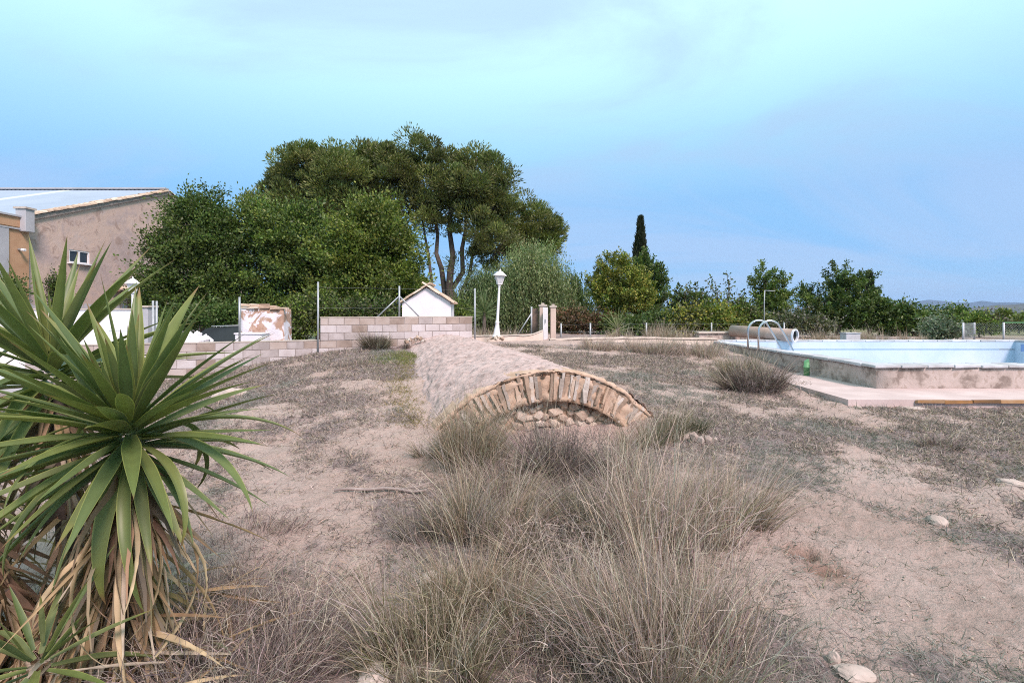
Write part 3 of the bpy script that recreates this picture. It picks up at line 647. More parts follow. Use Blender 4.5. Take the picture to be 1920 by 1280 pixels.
def pipe():
    a = P3(1492, 629, 17.25); b_ = P3(1372, 620, 19.1); ax = Vector(b_ - a); L = ax.length; r = .215
    root = empty('concrete_pipe', tuple(a), 'large brown pipe lying over the far corner of the pool', 'pipe'); root.rotation_euler = ax.to_track_quat('Y', 'Z').to_euler()
    def ring(bm, prof, seg=28):
        rs = [[bm.verts.new((q * math.cos(2 * math.pi * k / seg), y, q * math.sin(2 * math.pi * k / seg))) for k in range(seg)] for q, y in prof]
        for p, q in zip(rs, rs[1:]):
            for k in range(seg): bm.faces.new((p[k], p[(k + 1) % seg], q[(k + 1) % seg], q[k]))
    bm = bmesh.new(); ring(bm, ((r, .05), (r * 1.01, L * .4), (r, L), (r - .03, L), (r - .03, .06))); obj('barrel', bm_mesh('barrel', bm, M_pipe, True), root)
    bm = bmesh.new(); ring(bm, ((r + .004, .06), (r + .006, 0), (r - .035, 0), (r - .035, .08))); obj('rim', bm_mesh('rim', bm, M_pipelip), root)
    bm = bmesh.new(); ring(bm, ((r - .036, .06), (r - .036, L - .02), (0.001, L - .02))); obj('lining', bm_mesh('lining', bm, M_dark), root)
pipe()
q = np.array((6.56, 11.4, TZ)); sp_ = empty('standpipe', tuple(q), 'short green plastic standpipe beside the pool wall', 'pipe')
bm = bmesh.new(); lathe(bm, ((.06, 0), (.06, .17), (.072, .175), (.072, .20), (.058, .205), (.056, .30)), (0, 0, 0), 14); obj('tube', bm_mesh('tube', bm, M_green, True), sp_)
bm = bmesh.new(); vs1 = [bm.verts.new((.056 * math.cos(t), .056 * math.sin(t), .30)) for t in np.linspace(0, 2 * math.pi, 14, endpoint=False)]; vs2 = [bm.verts.new((.045 * math.cos(t), .05 * math.sin(t), .34 + .03 * math.cos(t))) for t in np.linspace(0, 2 * math.pi, 14, endpoint=False)]
for k in range(14): bm.faces.new((vs1[k], vs1[(k + 1) % 14], vs2[(k + 1) % 14], vs2[k]))
bm.faces.new(vs2); obj('cap', bm_mesh('cap', bm, M_green), sp_)
sh = empty('outdoor_shower', (wx(1433, 20), 20, .45), 'thin steel shower pole with short bent arm behind the ladder', 'shower')
tube_obj('pole', [(0, 0, -.1), (0, 0, 1.5), (.02, 0, 1.96)], .02, M_galv, sh); tube_obj('arm', [(.02, 0, 1.95), (.42, 0, 1.93)], .014, M_galv, sh)
bx_ = empty('concrete_plinth', (wx(1594, 18.6), 18.6, .45), 'small whitish block standing beyond the pool edge', 'block'); box('body', (0, 0, .16), (.52, .35, .36), M_copestone, bx_, bev=.012); box('top_slab', (0, 0, .355), (.56, .39, .028), M_copestone, bx_)
lg = empty('low_ledge', (wx(1345, 19.4), 19.4, .45), 'low brown concrete ledge by the far left pool corner', 'ledge'); box('body', (0, 0, .12), (1.5, .4, .40), M_conc, lg, jit=.02); box('top_slab', (0, -.02, .345), (1.6, .48, .05), M_cope, lg, jit=.01)

# low plastered walls in the middle distance
def strip_wall(name, label, pts, th, mat, zb, capm=None):
    """pts: (px, top py, Y)"""
    root = empty(name, (wx(pts[0][0], pts[0][2]), pts[0][2], zb), label, 'wall'); o = np.array((wx(pts[0][0], pts[0][2]), pts[0][2], zb))
    px = np.linspace(pts[0][0], pts[-1][0], 40); py = np.interp(px, [p[0] for p in pts], [p[1] for p in pts]); Y = np.interp(px, [p[0] for p in pts], [p[2] for p in pts])
    X = wx(px, Y); Z = wz(py, Y) + (fbm(px * .06, px * 0, 71) - .5) * .06
    rows = [np.stack([X, Y - th, np.full(40, zb - .2)], 1), np.stack([X, Y - th / 2, Z - .03], 1), np.stack([X, Y - th / 3, Z], 1), np.stack([X, Y + th / 3, Z], 1), np.stack([X, Y + th / 2, np.full(40, zb - .2)], 1)]
    V = np.vstack(rows) - o; Q = []
    for k in range(4):
        i = np.arange(39) + k * 40; Q.append(np.stack([i, i + 1, i + 41, i + 40], 1))
    obj('body', np_mesh('body', V, np.vstack(Q), mat=mat), root)
    rows = [np.stack([X, Y - th / 2 - .03, Z - .015], 1), np.stack([X, Y - th / 2 - .03, Z + .02], 1), np.stack([X, Y + th / 2 + .03, Z + .02], 1)]; V = np.vstack(rows) - o
    obj('capping', np_mesh('capping', V, np.vstack(Q[:2]), mat=capm or M_cope), root)
M_pale = mat_noise('pale_render', ((.25, (.42, .335, .28)), (.7, (.60, .50, .43))), 1.2, .95, .5, .015, 18)
strip_wall('low_wall', 'low pinkish wall curving up to the gate pillars', ((880, 629, 18.3), (985, 628, 18.6), (1000, 626, 18.8), (1018, 620, 19.2)), .2, M_pale, .5)
strip_wall('low_wall', 'long low pale earthen wall between the gate and the pool', ((1030, 636, 18.2), (1100, 634, 17.8), (1200, 633, 17.6), (1340, 635, 17.3)), .55, M_pale, .45, M_pale)

# ------------------------------------------------------------------ lamp posts
def lamp(name, px, Y, zb, H, label, tilt=0.0, plinth=True):
    root = empty(name, (wx(px, Y), Y, zb), label, 'lamp post', 'white lantern lamp posts'); root.rotation_euler = (0, tilt, 0); h = H
    bm = bmesh.new(); lathe(bm, ((.15, 0), (.15, .05), (.12, .07), (.115, .10), (.085, .30), (.06, .48), (.07, .50), (.07, .53), (.048, .56)), (0, 0, 0), 12); obj('base', bm_mesh('base', bm, M_white, True), root)
    bm = bmesh.new(); lathe(bm, ((.048, .55), (.036, h - .58), (.05, h - .57), (.05, h - .54), (.03, h - .52)), (0, 0, 0), 12); obj('pole', bm_mesh('pole', bm, M_white), root)
    lan = bpy.data.objects.new('lantern', None); link(lan, root)
    bm = bmesh.new(); lathe(bm, ((.03, h - .53), (.10, h - .50), (.10, h - .475)), (0, 0, 0), 6)
    for k in range(6):
        t = math.pi / 3 * k; tube(bm, [(.095 * math.cos(t), .095 * math.sin(t), h - .48), (.17 * math.cos(t), .17 * math.sin(t), h - .20)], .009, 4)
    lathe(bm, ((.175, h - .21), (.185, h - .195)), (0, 0, 0), 6); obj('frame', bm_mesh('frame', bm, M_white), lan)
    for k in range(6):
        t0, t1 = math.pi / 3 * k + .04, math.pi / 3 * (k + 1) - .04; bm = bmesh.new()
        bm.faces.new([bm.verts.new(p) for p in ((.09 * math.cos(t0), .09 * math.sin(t0), h - .475), (.09 * math.cos(t1), .09 * math.sin(t1), h - .475), (.163 * math.cos(t1), .163 * math.sin(t1), h - .21), (.163 * math.cos(t0), .163 * math.sin(t0), h - .21))]); obj('pane', bm_mesh('pane', bm, M_lampglass), lan)
    bm = bmesh.new(); lathe(bm, ((.235, h - .20), (.225, h - .185), (.13, h - .10), (.07, h - .055), (.03, h - .04), (.022, h - .02), (.03, h - .01), (.004, h + .03)), (0, 0, 0), 6); obj('cap', bm_mesh('cap', bm, M_white), lan)
    return root
lamp('lamp_post', 931, 17.6, .70, 2.32, 'slightly leaning white lantern lamp post at the end of the block wall', .055)
lamp('lamp_post', 249, 16.3, -.25, 2.92, 'white lantern lamp post behind the yucca leaves, before the barn')
def pile(name, label, cat, px, py, Y, n, rad, smin, smax, mat, zoff=0.0):
    c = P3(px, py, Y); root = empty(name, (c[0], Y, c[2] + zoff), label, cat)
    sm = []
    for k in range(3):
        bm = bmesh.new(); bmesh.ops.create_icosphere(bm, subdivisions=1, radius=1)
        for v in bm.verts: v.co *= random.uniform(.78, 1.15)
        sm.append(bm_mesh('stone', bm, mat))
    for k in range(n):
        t = random.uniform(0, 6.28); r = rad * math.sqrt(random.random()); s = random.uniform(smin, smax); o = obj('stone', random.choice(sm), root, (r * math.cos(t), r * .7 * math.sin(t), max(0, (1 - r / rad)) * rad * .45 + s * .2)); o.scale = (s * 1.2, s, s * .7); o.rotation_euler = [random.uniform(0, 6) for _ in range(3)]
pile('stone_heap', 'small heap of stones packed round the foot of the lamp post', 'stones', 931, 637, 17.5, 26, .34, .03, .07, M_rstone)
pile('brick_heap', 'small orange heap of broken bricks where the vault meets the wall', 'bricks', 778, 641, 13.8, 24, .34, .03, .06, M_vstone)
pile('stone_heap', 'loose pale stones tumbled at the right foot of the arch', 'stones', 1312, 832, 5.9, 12, .22, .03, .08, M_rock)

# ------------------------------------------------------------------ gate
gate = empty('gate', (wx(1027, 20), 20, .5), 'narrow white gate standing ajar between two capped pillars', 'gate')
def gx(px, Y=20): return wx(px, Y) - wx(1027, 20)
for px, wd, top in ((1017.5, .25, 1.83), (1037, .21, 1.79)):
    h = top - .5; box('pillar', (gx(px), 0, h / 2 - .1), (wd, .26, h + .1), M_pale, gate, bev=.01)
    box('pillar_cap', (gx(px), 0, h - .02), (wd + .08, .33, .06), M_cope, gate, bev=.01); box('pillar_finial', (gx(px), 0, h + .045), (wd * .5, .15, .07), M_cope, gate, bev=.01)
bm = bmesh.new(); Mr = Matrix.Rotation(math.radians(-106), 4, 'Z'); add_box(bm, (.35, 0, .62), (.7, .04, 1.24)); bmesh.ops.transform(bm, matrix=Matrix.Translation((gx(1026), -.14, 0)) @ Mr, verts=bm.verts); leaf_ = obj('gate_leaf', bm_mesh('gate_leaf', bm, M_white), gate)
bm = bmesh.new(); add_box(bm, (.64, .045, .72), (.05, .05, .14)); bmesh.ops.transform(bm, matrix=Matrix.Translation((gx(1026), -.14, 0)) @ Mr, verts=bm.verts); obj('lock', bm_mesh('lock', bm, M_galv), leaf_)
sf = empty('reed_screen', (wx(1004, 20), 20.1, .5), 'dark brown reed panel between a steel post and the gate', 'screen'); box('panel', (0, 0, .62), (.26, .04, 1.15), M_rust, sf)
tube_obj('post', [(-.15, -.02, -.1), (-.15, -.02, 1.27)], .035, M_galv, sf); tube_obj('brace', [(-.16, -.04, 1.0), (-.72, -.04, .12)], .025, M_galv, sf)

ff = empty('field_fence', (wx(1107, 21), 21, .45), 'low wire fence with thin concrete posts before the hedge and trees', 'fence')
pp = [(1052, 20.5), (1107, 21), (1212, 21.5), (1334, 22), (1470, 22)]
for px, Y in pp: tube_obj('post', [(wx(px, Y) - wx(1107, 21), Y - 21, -.2), (wx(px, Y) - wx(1107, 21), Y - 21, .66)], .035, M_galv, ff)
for z_ in (.30, .60):
    bm = bmesh.new(); tube(bm, [(wx(px, Y) - wx(1107, 21), Y - 21, z_) for px, Y in pp], .002, 4); obj('wire', bm_mesh('wire', bm, M_galv), ff)
cf = empty('mesh_fence', (wx(1806, 20.5), 20.5, .45), 'chain link fence panels with pale posts beyond the right end of the pool', 'fence'); ox = wx(1806, 20.5)
cpts = [(1806, 20.5, .99), (1827, 21.5, .97), (1882, 20.3, 1.0), (1990, 20.3, 1.0)]
for px, Y, h in cpts: tube_obj('post', [(wx(px, Y) - ox, Y - 20.5, -.1), (wx(px, Y) - ox, Y - 20.5, h - .3)], .035, M_copestone, cf)
bm = bmesh.new(); tube(bm, [(wx(1882, 20.3) - ox, -.2, .69), (wx(1990, 20.3) - ox, -.2, .69)], .02, 6); obj('rail', bm_mesh('rail', bm, M_green), cf)
bm = bmesh.new()
for (p0, Y0, _), (p1, Y1, _) in zip(cpts, cpts[1:]):
    A_, B_ = Vector((wx(p0, Y0) - ox, Y0 - 20.5, 0)), Vector((wx(p1, Y1) - ox, Y1 - 20.5, 0)); n = max(2, int((B_ - A_).length / .10)); hh = .66
    for k in range(-int(hh / .1), n):
        for sgn in (1, -1):
            t0, t1 = k / n, (k + hh / .1) / n
            ta, tb = max(0, t0), min(1, t1)
            if ta >= tb: continue
            za, zb2 = hh * (ta - t0) / (t1 - t0), hh * (tb - t0) / (t1 - t0)
            if sgn < 0: za, zb2 = hh - za, hh - zb2
            tube(bm, [A_.lerp(B_, ta) + Vector((0, 0, za)), A_.lerp(B_, tb) + Vector((0, 0, zb2))], .0035, 3, False)
o = obj('mesh', bm_mesh('mesh', bm, M_galv), cf); o['kind'] = 'stuff'

# ------------------------------------------------------------------ white hut
HY = 19.0; hut = empty('white_hut', (wx(800, HY), HY, .3), 'small white gabled pump hut with clay tile roof behind the wall', 'hut'); hut.rotation_euler = (0, 0, math.radians(3))
hw, ez, rz_, dp = .90, 1.60, 2.17, 1.9
bm = bmesh.new(); prof = [(-hw, -.3), (hw, -.3), (hw, ez), (0, rz_), (-hw, ez)]
a = [bm.verts.new((x, 0, z)) for x, z in prof]; b_ = [bm.verts.new((x, dp, z)) for x, z in prof]; bm.faces.new(a); bm.faces.new(b_[::-1])
for k in range(5): bm.faces.new((a[k], b_[k], b_[(k + 1) % 5], a[(k + 1) % 5]))
obj('wall', bm_mesh('wall', bm, M_lime), hut)
def half_tile(r, L, th=.016, seg=7, mat=M_tile):
    bm = bmesh.new(); V = [[], []]
    for e, y in enumerate((0, L)):
        rr = r * (1.0 if e == 0 else .86)
        for q in (rr, rr - th): V[e].append([bm.verts.new((q * math.cos(t), y, q * math.sin(t))) for t in np.linspace(.12, math.pi - .12, seg)])
    for k in range(seg - 1):
        bm.faces.new((V[0][0][k], V[0][0][k + 1], V[1][0][k + 1], V[1][0][k])); bm.faces.new((V[0][1][k + 1], V[0][1][k], V[1][1][k], V[1][1][k + 1]))
        bm.faces.new((V[0][0][k + 1], V[0][0][k], V[0][1][k], V[0][1][k + 1])); bm.faces.new((V[1][0][k], V[1][0][k + 1], V[1][1][k + 1], V[1][1][k]))
    for e in (0, 1):
        for k in (0, -1): pass
    return bm_mesh('roof_tile', bm, mat)
tl = half_tile(.085, .40); sl_ = math.atan2(rz_ - ez, hw)
rs = obj('roof_bed', None, hut) if False else None
for s in (1, -1):
    for c in range(12):
        for k in range(4):
            d = 1.18 - k * .33; y = -.06 + c * .175
            o = obj('roof_tile', tl, hut); dirv = Vector((-s * math.cos(sl_), 0, math.sin(sl_))); nrm = Vector((s * math.sin(sl_), 0, math.cos(sl_))); side = dirv.cross(nrm)
            p = Vector((0, y, rz_ + .02)) - dirv * (d + (random.uniform(-.02, .02))) + nrm * (.004 + .012 * (k % 2) + random.uniform(0, .01))
            Mx = Matrix((side, dirv, nrm)).transposed().to_4x4(); Mx.translation = p; o.matrix_local = Mx
for k in range(6): o = obj('ridge_tile', tl, hut, (0, -.08 + k * .34, rz_ + .03))
box('eave_end', (hw + .10, .1, ez - .02), (.28, .22, .05), M_tile, hut)

# ------------------------------------------------------------------ ruined pillar, white ledge, car, odds behind the wall
RY = 15.2; ruin = empty('ruined_pillar', (wx(500, RY), RY, -.1), 'ruined masonry stump with peeling white plaster and tiled top', 'ruin'); ruin.rotation_euler = (0, 0, math.radians(8))
bm = bmesh.new(); add_box(bm, (0, 0, .92), (1.16, .8, 1.86)); bmesh.ops.subdivide_edges(bm, edges=bm.edges[:], cuts=14, use_grid_fill=True)
for v in bm.verts:
    d_ = (fbm(v.co.x * 3 + 5 + v.co.y * 2, v.co.z * 3, 81) - .5) * .08; v.co.y -= float(d_); v.co.x += float(d_) * .7
    if v.co.z > 1.6: v.co.z += float(fbm(v.co.x * 4, v.co.y * 3, 82) - .62) * .22 - .10 * max(0, v.co.x)
    v.co.x *= 1 + .05 * (1.8 - v.co.z) * (1 if v.co.x > 0 else 0)
obj('body', bm_mesh('body', bm, M_peel, True), ruin)
bmx = []
for k in range(3):
    bm = bmesh.new(); add_box(bm, (0, 0, 0), (.27, .13, .04), jit=.008); bmx.append(bm_mesh('brick', bm, M_tile))
for z_, y0 in ((1.80, -.40), (1.845, -.37), (1.89, -.33)):
    xx = -.56
    while xx < (.50 if z_ < 1.84 else (.5 if z_ < 1.87 else .05)):
        o = obj('brick', random.choice(bmx), ruin, (xx + .1, y0 + random.uniform(-.02, .03), z_ - .12 * max(0, xx) + random.uniform(-.01, .01))); o.rotation_euler = (random.uniform(-.08, .08), random.uniform(-.06, .1), random.uniform(-.15, .15)); xx += random.uniform(.24, .30)
LY = 14.4; lw = empty('white_ledge', (wx(474, LY), LY, -.2), 'low whitewashed masonry ledge at the foot of the ruined stump', 'ledge'); box('body', (0, 0, .55), (.74, .5, 1.22), M_lime, lw, bev=.02, jit=.01); box('top_slab', (0, 0, 1.175), (.78, .54, .035), M_lime, lw)
def car():
    Yc = 18.0; root = empty('parked_car', (wx(432, Yc), Yc, hgt(wx(432, Yc), Yc)), 'black car parked in the shade behind the low wall', 'car'); root.rotation_euler = (0, 0, math.radians(12))
    L = 3.9; prof = [(-1.95, .35), (-1.92, .72), (-1.15, .86), (-.55, 1.36), (.75, 1.42), (1.55, .98), (1.9, .9), (1.95, .38)]
    bm = bmesh.new(); hwid = .84; A_ = [bm.verts.new((x, -hwid + (.14 if z > 1.0 else 0), z)) for x, z in prof]; B_ = [bm.verts.new((x, hwid - (.14 if z > 1.0 else 0), z)) for x, z in prof]
    n = len(prof); bm.faces.new(A_); bm.faces.new(B_[::-1])
    for k in range(n): bm.faces.new((A_[k], B_[k], B_[(k + 1) % n], A_[(k + 1) % n]))
    bmesh.ops.bevel(bm, geom=bm.edges[:], offset=.05, segments=2, affect='EDGES'); obj('body', bm_mesh('body', bm, M_black, True), root)
    for x0, x1 in ((-.80, .0), (.08, 1.0)):
        bm = bmesh.new(); bm.faces.new([bm.verts.new(p) for p in ((x0 - (.15 if x0 < 0 else 0), -.80, .93), (x1 + (.25 if x1 > .5 else 0), -.80, .93), (x1 - .1 * (x1 > .5), -.715, 1.30), (x0 + .22 * (x0 < 0), -.715, 1.30))]); bmesh.ops.solidify(bm, geom=bm.faces[:], thickness=.02); obj('side_window', bm_mesh('side_window', bm, M_glass), root)
    for x in (-1.2, 1.22):
        for y in (-.78, .78):
            bm = bmesh.new(); tube(bm, [(x, y - .1, .31), (x, y + .1, .31)], .31, 18); wl = obj('wheel', bm_mesh('wheel', bm, M_rubber), root)
            bm = bmesh.new(); tube(bm, [(x, y - .115, .31), (x, y + .115, .31)], .19, 12); obj('rim', bm_mesh('rim', bm, M_galv), wl)
    for y in (-.6, .6): box('headlight', (-1.93, y, .64), (.06, .3, .12), M_lampglass, root)
    tube_obj('roof_rail', [(-.4, -.62, 1.42), (.7, -.62, 1.45)], .018, M_galv, root); box('bumper', (-1.95, 0, .42), (.12, 1.5, .18), M_rubber, root, bev=.03)
car()
pile('rubble_heap', 'heap of whitish rubble on the yard behind the low wall', 'rubble', 352, 640, 15.0, 34, .62, .08, .2, M_lime, -.1)

# yard gate, pillar and fence behind the yucca
GY = 15.6; yg = empty('yard_gate', (wx(233, GY), GY, -.3), 'white barred yard gate behind the yucca', 'gate'); gw = 56 * GY / F
for z_ in (.15, 1.30): tube_obj('rail', [(-gw / 2, 0, z_), (gw / 2, 0, z_)], .02, M_white, yg)
for k in range(9): x = -gw / 2 + gw * k / 8; tube_obj('bar', [(x, 0, .1), (x, 0, 1.38)], .012, M_white, yg, 6)
yp = empty('yard_pillar', (wx(273, 15.5), 15.5, -.35), 'squat grey rendered pillar beside the white yard gate', 'pillar'); box('shaft', (0, 0, 1.0), (.40, .40, 2.1), M_grey, yp, bev=.015); box('cap', (0, 0, 2.08), (.48, .48, .06), M_cope, yp, bev=.01)
for k, px in enumerate((287, 294)):
    Yp = 14.8 + k * .5; o = tube_obj('fence_post', [(0, 0, -.2), (0, 0, 2.25)], .03, M_galv); o.location = (wx(px, Yp), Yp, -.35); tag(o, ('left one' if k == 0 else 'right one') + ' of two thin steel posts beside the grey yard pillar', 'post', 'steel posts by the yard pillar')
yw = empty('yard_wall', (wx(130, 18.5), 18.5, -.4), 'whitewashed garden wall before the old barn', 'wall'); box('body', (0, 0, 1.0), (5.2, .25, 2.1), M_lime, yw, jit=.01); box('capping', (0, 0, 2.07), (5.3, .32, .05), M_cope, yw)
yd = bmesh.new(); add_box(yd, (-16, 17, -.42), (13, 9, .3)); tag(obj('yard_paving', bm_mesh('yard_paving', yd, M_copestone)), 'pale concrete paving of the farm yard', kind='structure')

# ------------------------------------------------------------------ barn and ochre house on the left
BX = -20.2; barn = empty('old_barn', (BX, 30, -.4), 'old barn with weathered pink gable wall and blue grey sheet roof', 'barn')
y0, y1, yr, ze, zr_, zb_ = 21.3, 38.7, 30.0, 5.5, 8.55, 5.5
def bl(x, y, z): return (x - BX, y - 30.0, z + .4)
bm = bmesh.new()
wy0, wy1, wz0, wz1 = 23.35, 24.5, 3.82, 4.42                      # window opening
def gtop(y): return ze + (zr_ - ze) * (1 - abs(y - yr) / (yr - y0))
ys = sorted(set([y0, wy0, wy1, yr, y1] + list(np.linspace(y0, y1, 26)))); grid = {}
for i in range(len(ys) - 1):
    ya, yb = ys[i], ys[i + 1]; inside = ya >= wy0 - 1e-6 and yb <= wy1 + 1e-6
    spans = [(-.6, wz0, 0), (wz1, None, 0)] if inside else [(-.6, None, 0)]
    for za, zb2, _ in spans:
        ta, tb = (gtop(ya), gtop(yb)) if zb2 is None else (zb2, zb2); bm.faces.new([bm.verts.new(bl(BX, *p)) for p in ((ya, za), (yb, za), (yb, tb), (ya, ta))])
for (ya, za), (yb, zb2) in (((wy0, wz0), (wy1, wz0)), ((wy1, wz0), (wy1, wz1)), ((wy1, wz1), (wy0, wz1)), ((wy0, wz1), (wy0, wz0))): bm.faces.new([bm.verts.new(bl(x, y, z)) for x, y, z in ((BX, ya, za), (BX, yb, zb2), (BX - .3, yb, zb2), (BX - .3, ya, za))])
for yy in (y0, y1): bm.faces.new([bm.verts.new(bl(x, yy, z)) for x, z in ((BX, -.6), (BX - 26, -.6), (BX - 26, ze), (BX, ze))])
bmesh.ops.remove_doubles(bm, verts=bm.verts, dist=.001); obj('wall', bm_mesh('wall', bm, M_gable), barn)
win = bpy.data.objects.new('window', None); link(win, barn); win.location = bl(BX - .06, (wy0 + wy1) / 2, (wz0 + wz1) / 2)
bm = bmesh.new(); ww, wh = wy1 - wy0, wz1 - wz0
for c_, s_ in (((0, 0, -wh / 2 + .03), (.08, ww - .01, .06)), ((0, 0, wh / 2 - .03), (.08, ww - .01, .06)), ((0, -ww / 2 + .035, 0), (.08, .06, wh - .125)), ((0, ww / 2 - .035, 0), (.08, .06, wh - .125)), ((0, 0, 0), (.08, .08, wh - .125))): add_box(bm, c_, s_)
obj('frame', bm_mesh('frame', bm, M_white), win)
for s in (-1, 1): box('pane', (-.02, s * ww / 4, 0), (.012, ww / 2 - .10, wh - .13), M_glass, win)
box('sill', (.10, 0, -wh / 2 - .03), (.22, ww + .2, .05), M_white, win)
def slab(name, x0_, x1_, mat, lift=0.0, parent=barn):
    bm = bmesh.new(); nrm = Vector((0, -(zr_ - ze), yr - y0)).normalized(); n = max(2, int(abs(x1_ - x0_) / .12)); V = []
    for k in range(n + 1):
        x = x0_ + (x1_ - x0_) * k / n; h = lift + .12 + .025 * (k % 2)
        V.append([bm.verts.new(bl(x, y0 - .25, ze - .09 + h)), bm.verts.new(bl(x, yr, zr_ + h))])
    for p, q2 in zip(V, V[1:]): bm.faces.new((p[0], q2[0], q2[1], p[1]))
    return obj(name, bm_mesh(name, bm, mat), parent)
slab('roof_panel', BX - .35, BX - 5.3, M_roofmetal); slab('skylight_panel', BX - 5.302, BX - 6.1, M_rooflight, .003); slab('roof_panel', BX - 6.102, BX - 12, M_roofmetal); slab('skylight_panel', BX - 12.002, BX - 12.8, M_rooflight, .003); slab('roof_panel', BX - 12.802, BX - 26, M_roofmetal)
bm = bmesh.new(); V = [bl(BX, yr, zr_ + .1), bl(BX - 26, yr, zr_ + .1), bl(BX - 26, y1 + .2, ze + .05), bl(BX, y1 + .2, ze + .05)]; bm.faces.new([bm.verts.new(v) for v in V]); obj('roof_panel', bm_mesh('roof_panel', bm, M_roofmetal), barn)
bm = bmesh.new(); add_box(bm, (-13, 0, zr_ + .4 + .20), (26, .35, .08)); obj('ridge_cap', bm_mesh('ridge_cap', bm, M_grey), barn)
vt = half_tile(.11, .42, .02, 6); slb = math.atan2(zr_ - ze, yr - y0)
for side_, rng in ((1, 27), (-1, 10)):
    for k in range(rng):
        y = (y0 - .1 + k * .34 * math.cos(slb)) if side_ == 1 else (yr + .1 + k * .34 * math.cos(slb)); z = gtop(min(max(y, y0), y1))
        for j in range(2):
            o = obj('verge_tile', vt, barn, bl(BX + .06 - j * .2, y, z + .06 + random.uniform(-.012, .02))); o.rotation_euler = (side_ * slb + random.uniform(-.05, .05), 0, random.uniform(-.06, .06))
bm = bmesh.new()
for ya, za, yb, zb2 in ((y0 - .1, ze - .06, yr, zr_), (yr, zr_, y1, ze)):
    for (za_, zb_2), xo in (((0, .05), .09),): bm.faces.new([bm.verts.new(bl(x, y, z)) for x, y, z in ((BX + xo, ya, za - .12), (BX + xo, yb, zb2 - .12), (BX + xo, yb, zb2 + .06), (BX + xo, ya, za + .06))]); bm.faces.new([bm.verts.new(bl(x, y, z)) for x, y, z in ((BX + xo, ya, za - .12), (BX + xo, yb, zb2 - .12), (BX, yb, zb2 - .12), (BX, ya, za - .12))])
obj('verge_board', bm_mesh('verge_board', bm, M_mortar), barn)
dr = box('door', bl(BX + .04, 27.4, 1.3), (.08, 1.0, 2.1), M_brown, barn); box('handle', bl(BX + .11, 27.1, 1.3), (.05, .05, .16), M_galv, dr); 
can = bpy.data.objects.new('canopy', None); link(can, barn)
box('lintel', bl(BX + .25, 27.0, 2.62), (.5, 2.6, .08), M_brown, can)
for k in range(12): o = obj('canopy_tile', vt, can, bl(BX + .62, 25.8 + k * .21, 2.66)); o.rotation_euler = (math.radians(22), 0, math.radians(90))

OX = -20.0; house = empty('ochre_house', (OX, 18.4, -.4), 'ochre rendered house with flat parapet at the left edge', 'house')
def hl(x, y, z): return (x - OX, y - 18.4, z + .4)
box('wall', hl(OX - 3, 18.05, 2.15), (6, 6.3, 5.7), M_orange, house); box('parapet', hl(OX - 3, 18.05, 5.2), (6.06, 6.36, .4), M_orange, house); box('parapet_capping', hl(OX - 3, 18.05, 5.435), (6.2, 6.5, .07), M_grey, house)
box('string_course', hl(OX + .02, 18.0, 4.92), (.10, 6.3, .06), M_grey, house)
ch = box('chimney', hl(OX + .05, 20.98, 5.30), (.42, .40, .92), M_grey, house, bev=.01); box('chimney_cap', hl(OX + .05, 20.98, 5.79), (.52, .50, .07), M_cope, ch)
box('shutter', hl(OX + .03, 19.9, 3.9), (.05, .8, 2.0), M_grey, house); box('sill', hl(OX + .08, 19.9, 2.87), (.2, 1.0, .07), M_cope, house)
wl_ = box('wall_lamp', hl(OX + .08, 20.75, 4.1), (.16, .10, .07), M_galv, house, bev=.01); box('lamp_shade', hl(OX + .20, 20.75, 4.07), (.14, .14, .10), M_white, wl_, bev=.02)

# ------------------------------------------------------------------ trees
tree('broadleaf_tree', 'dark green broadleaf tree touching the barn gable, behind the ruined stump', 'tree', 24, [(370, 440, 58, 55), (330, 500, 58, 55), (415, 485, 55, 65), (360, 560, 85, 45), (312, 560, 40, 45), (430, 560, 48, 55), (402, 398, 24, 32), (346, 398, 22, 26), (300, 470, 22, 24), (440, 430, 22, 36)], 385, 'broad', GREEN_DK + GREEN_MD[:1], 340, 190, .135, .2, spread=.38)
tree('broadleaf_tree', 'dense green broadleaf tree in the middle of the row behind the wall', 'tree', 24.5, [(520, 440, 52, 46), (498, 500, 48, 65), (570, 470, 60, 66), (560, 540, 68, 55), (482, 415, 18, 30), (612, 520, 40, 66), (545, 580, 50, 34), (590, 415, 26, 22)], 560, 'broad', GREEN_MD + GREEN_DK, 340, 190, .135, .2, spread=.38)
tree('broadleaf_tree', 'bright green broadleaf tree in front of the pine, left of the white hut', 'tree', 23, [(702, 440, 62, 52), (660, 482, 58, 66), (742, 495, 50, 62), (700, 550, 86, 52), (772, 530, 30, 44), (640, 560, 46, 46), (690, 400, 36, 18), (735, 580, 55, 30)], 700, 'broad', GREEN_MD + GREEN_YL[2:3], 340, 190, .135, .2, spread=.38)
tree('pine_tree', 'round crowned pine on the left of the big pine, behind the broadleaf row', 'tree', 36, [(590, 318, 70, 36), (545, 352, 42, 38), (640, 335, 58, 48), (562, 390, 55, 32), (625, 385, 62, 34), (505, 392, 32, 20), (530, 318, 22, 22), (480, 388, 16, 10)], 600, 'pine', PINE, 150, 480, .25, .34, spread=.95)
tree('pine_tree', 'tallest pine with broad domed crown and several leaning stems', 'tree', 38, [(772, 298, 66, 34), (728, 335, 62, 56), (822, 335, 66, 56), (885, 345, 62, 54), (918, 345, 36, 50), (926, 392, 34, 36), (700, 330, 40, 40), (852, 392, 70, 40), (905, 425, 55, 52), (765, 400, 46, 36), (930, 470, 42, 34), (892, 455, 34, 20), (690, 300, 26, 22), (868, 506, 14, 9)], 842, 'pine', PINE + [(.10, .115, .045)], 260, 480, .25, .42, spread=.95, trunks=[(812, 395, .30), (846, 385, .40), (874, 390, .30), (790, 405, .2), (902, 400, .22)], twigs=160)
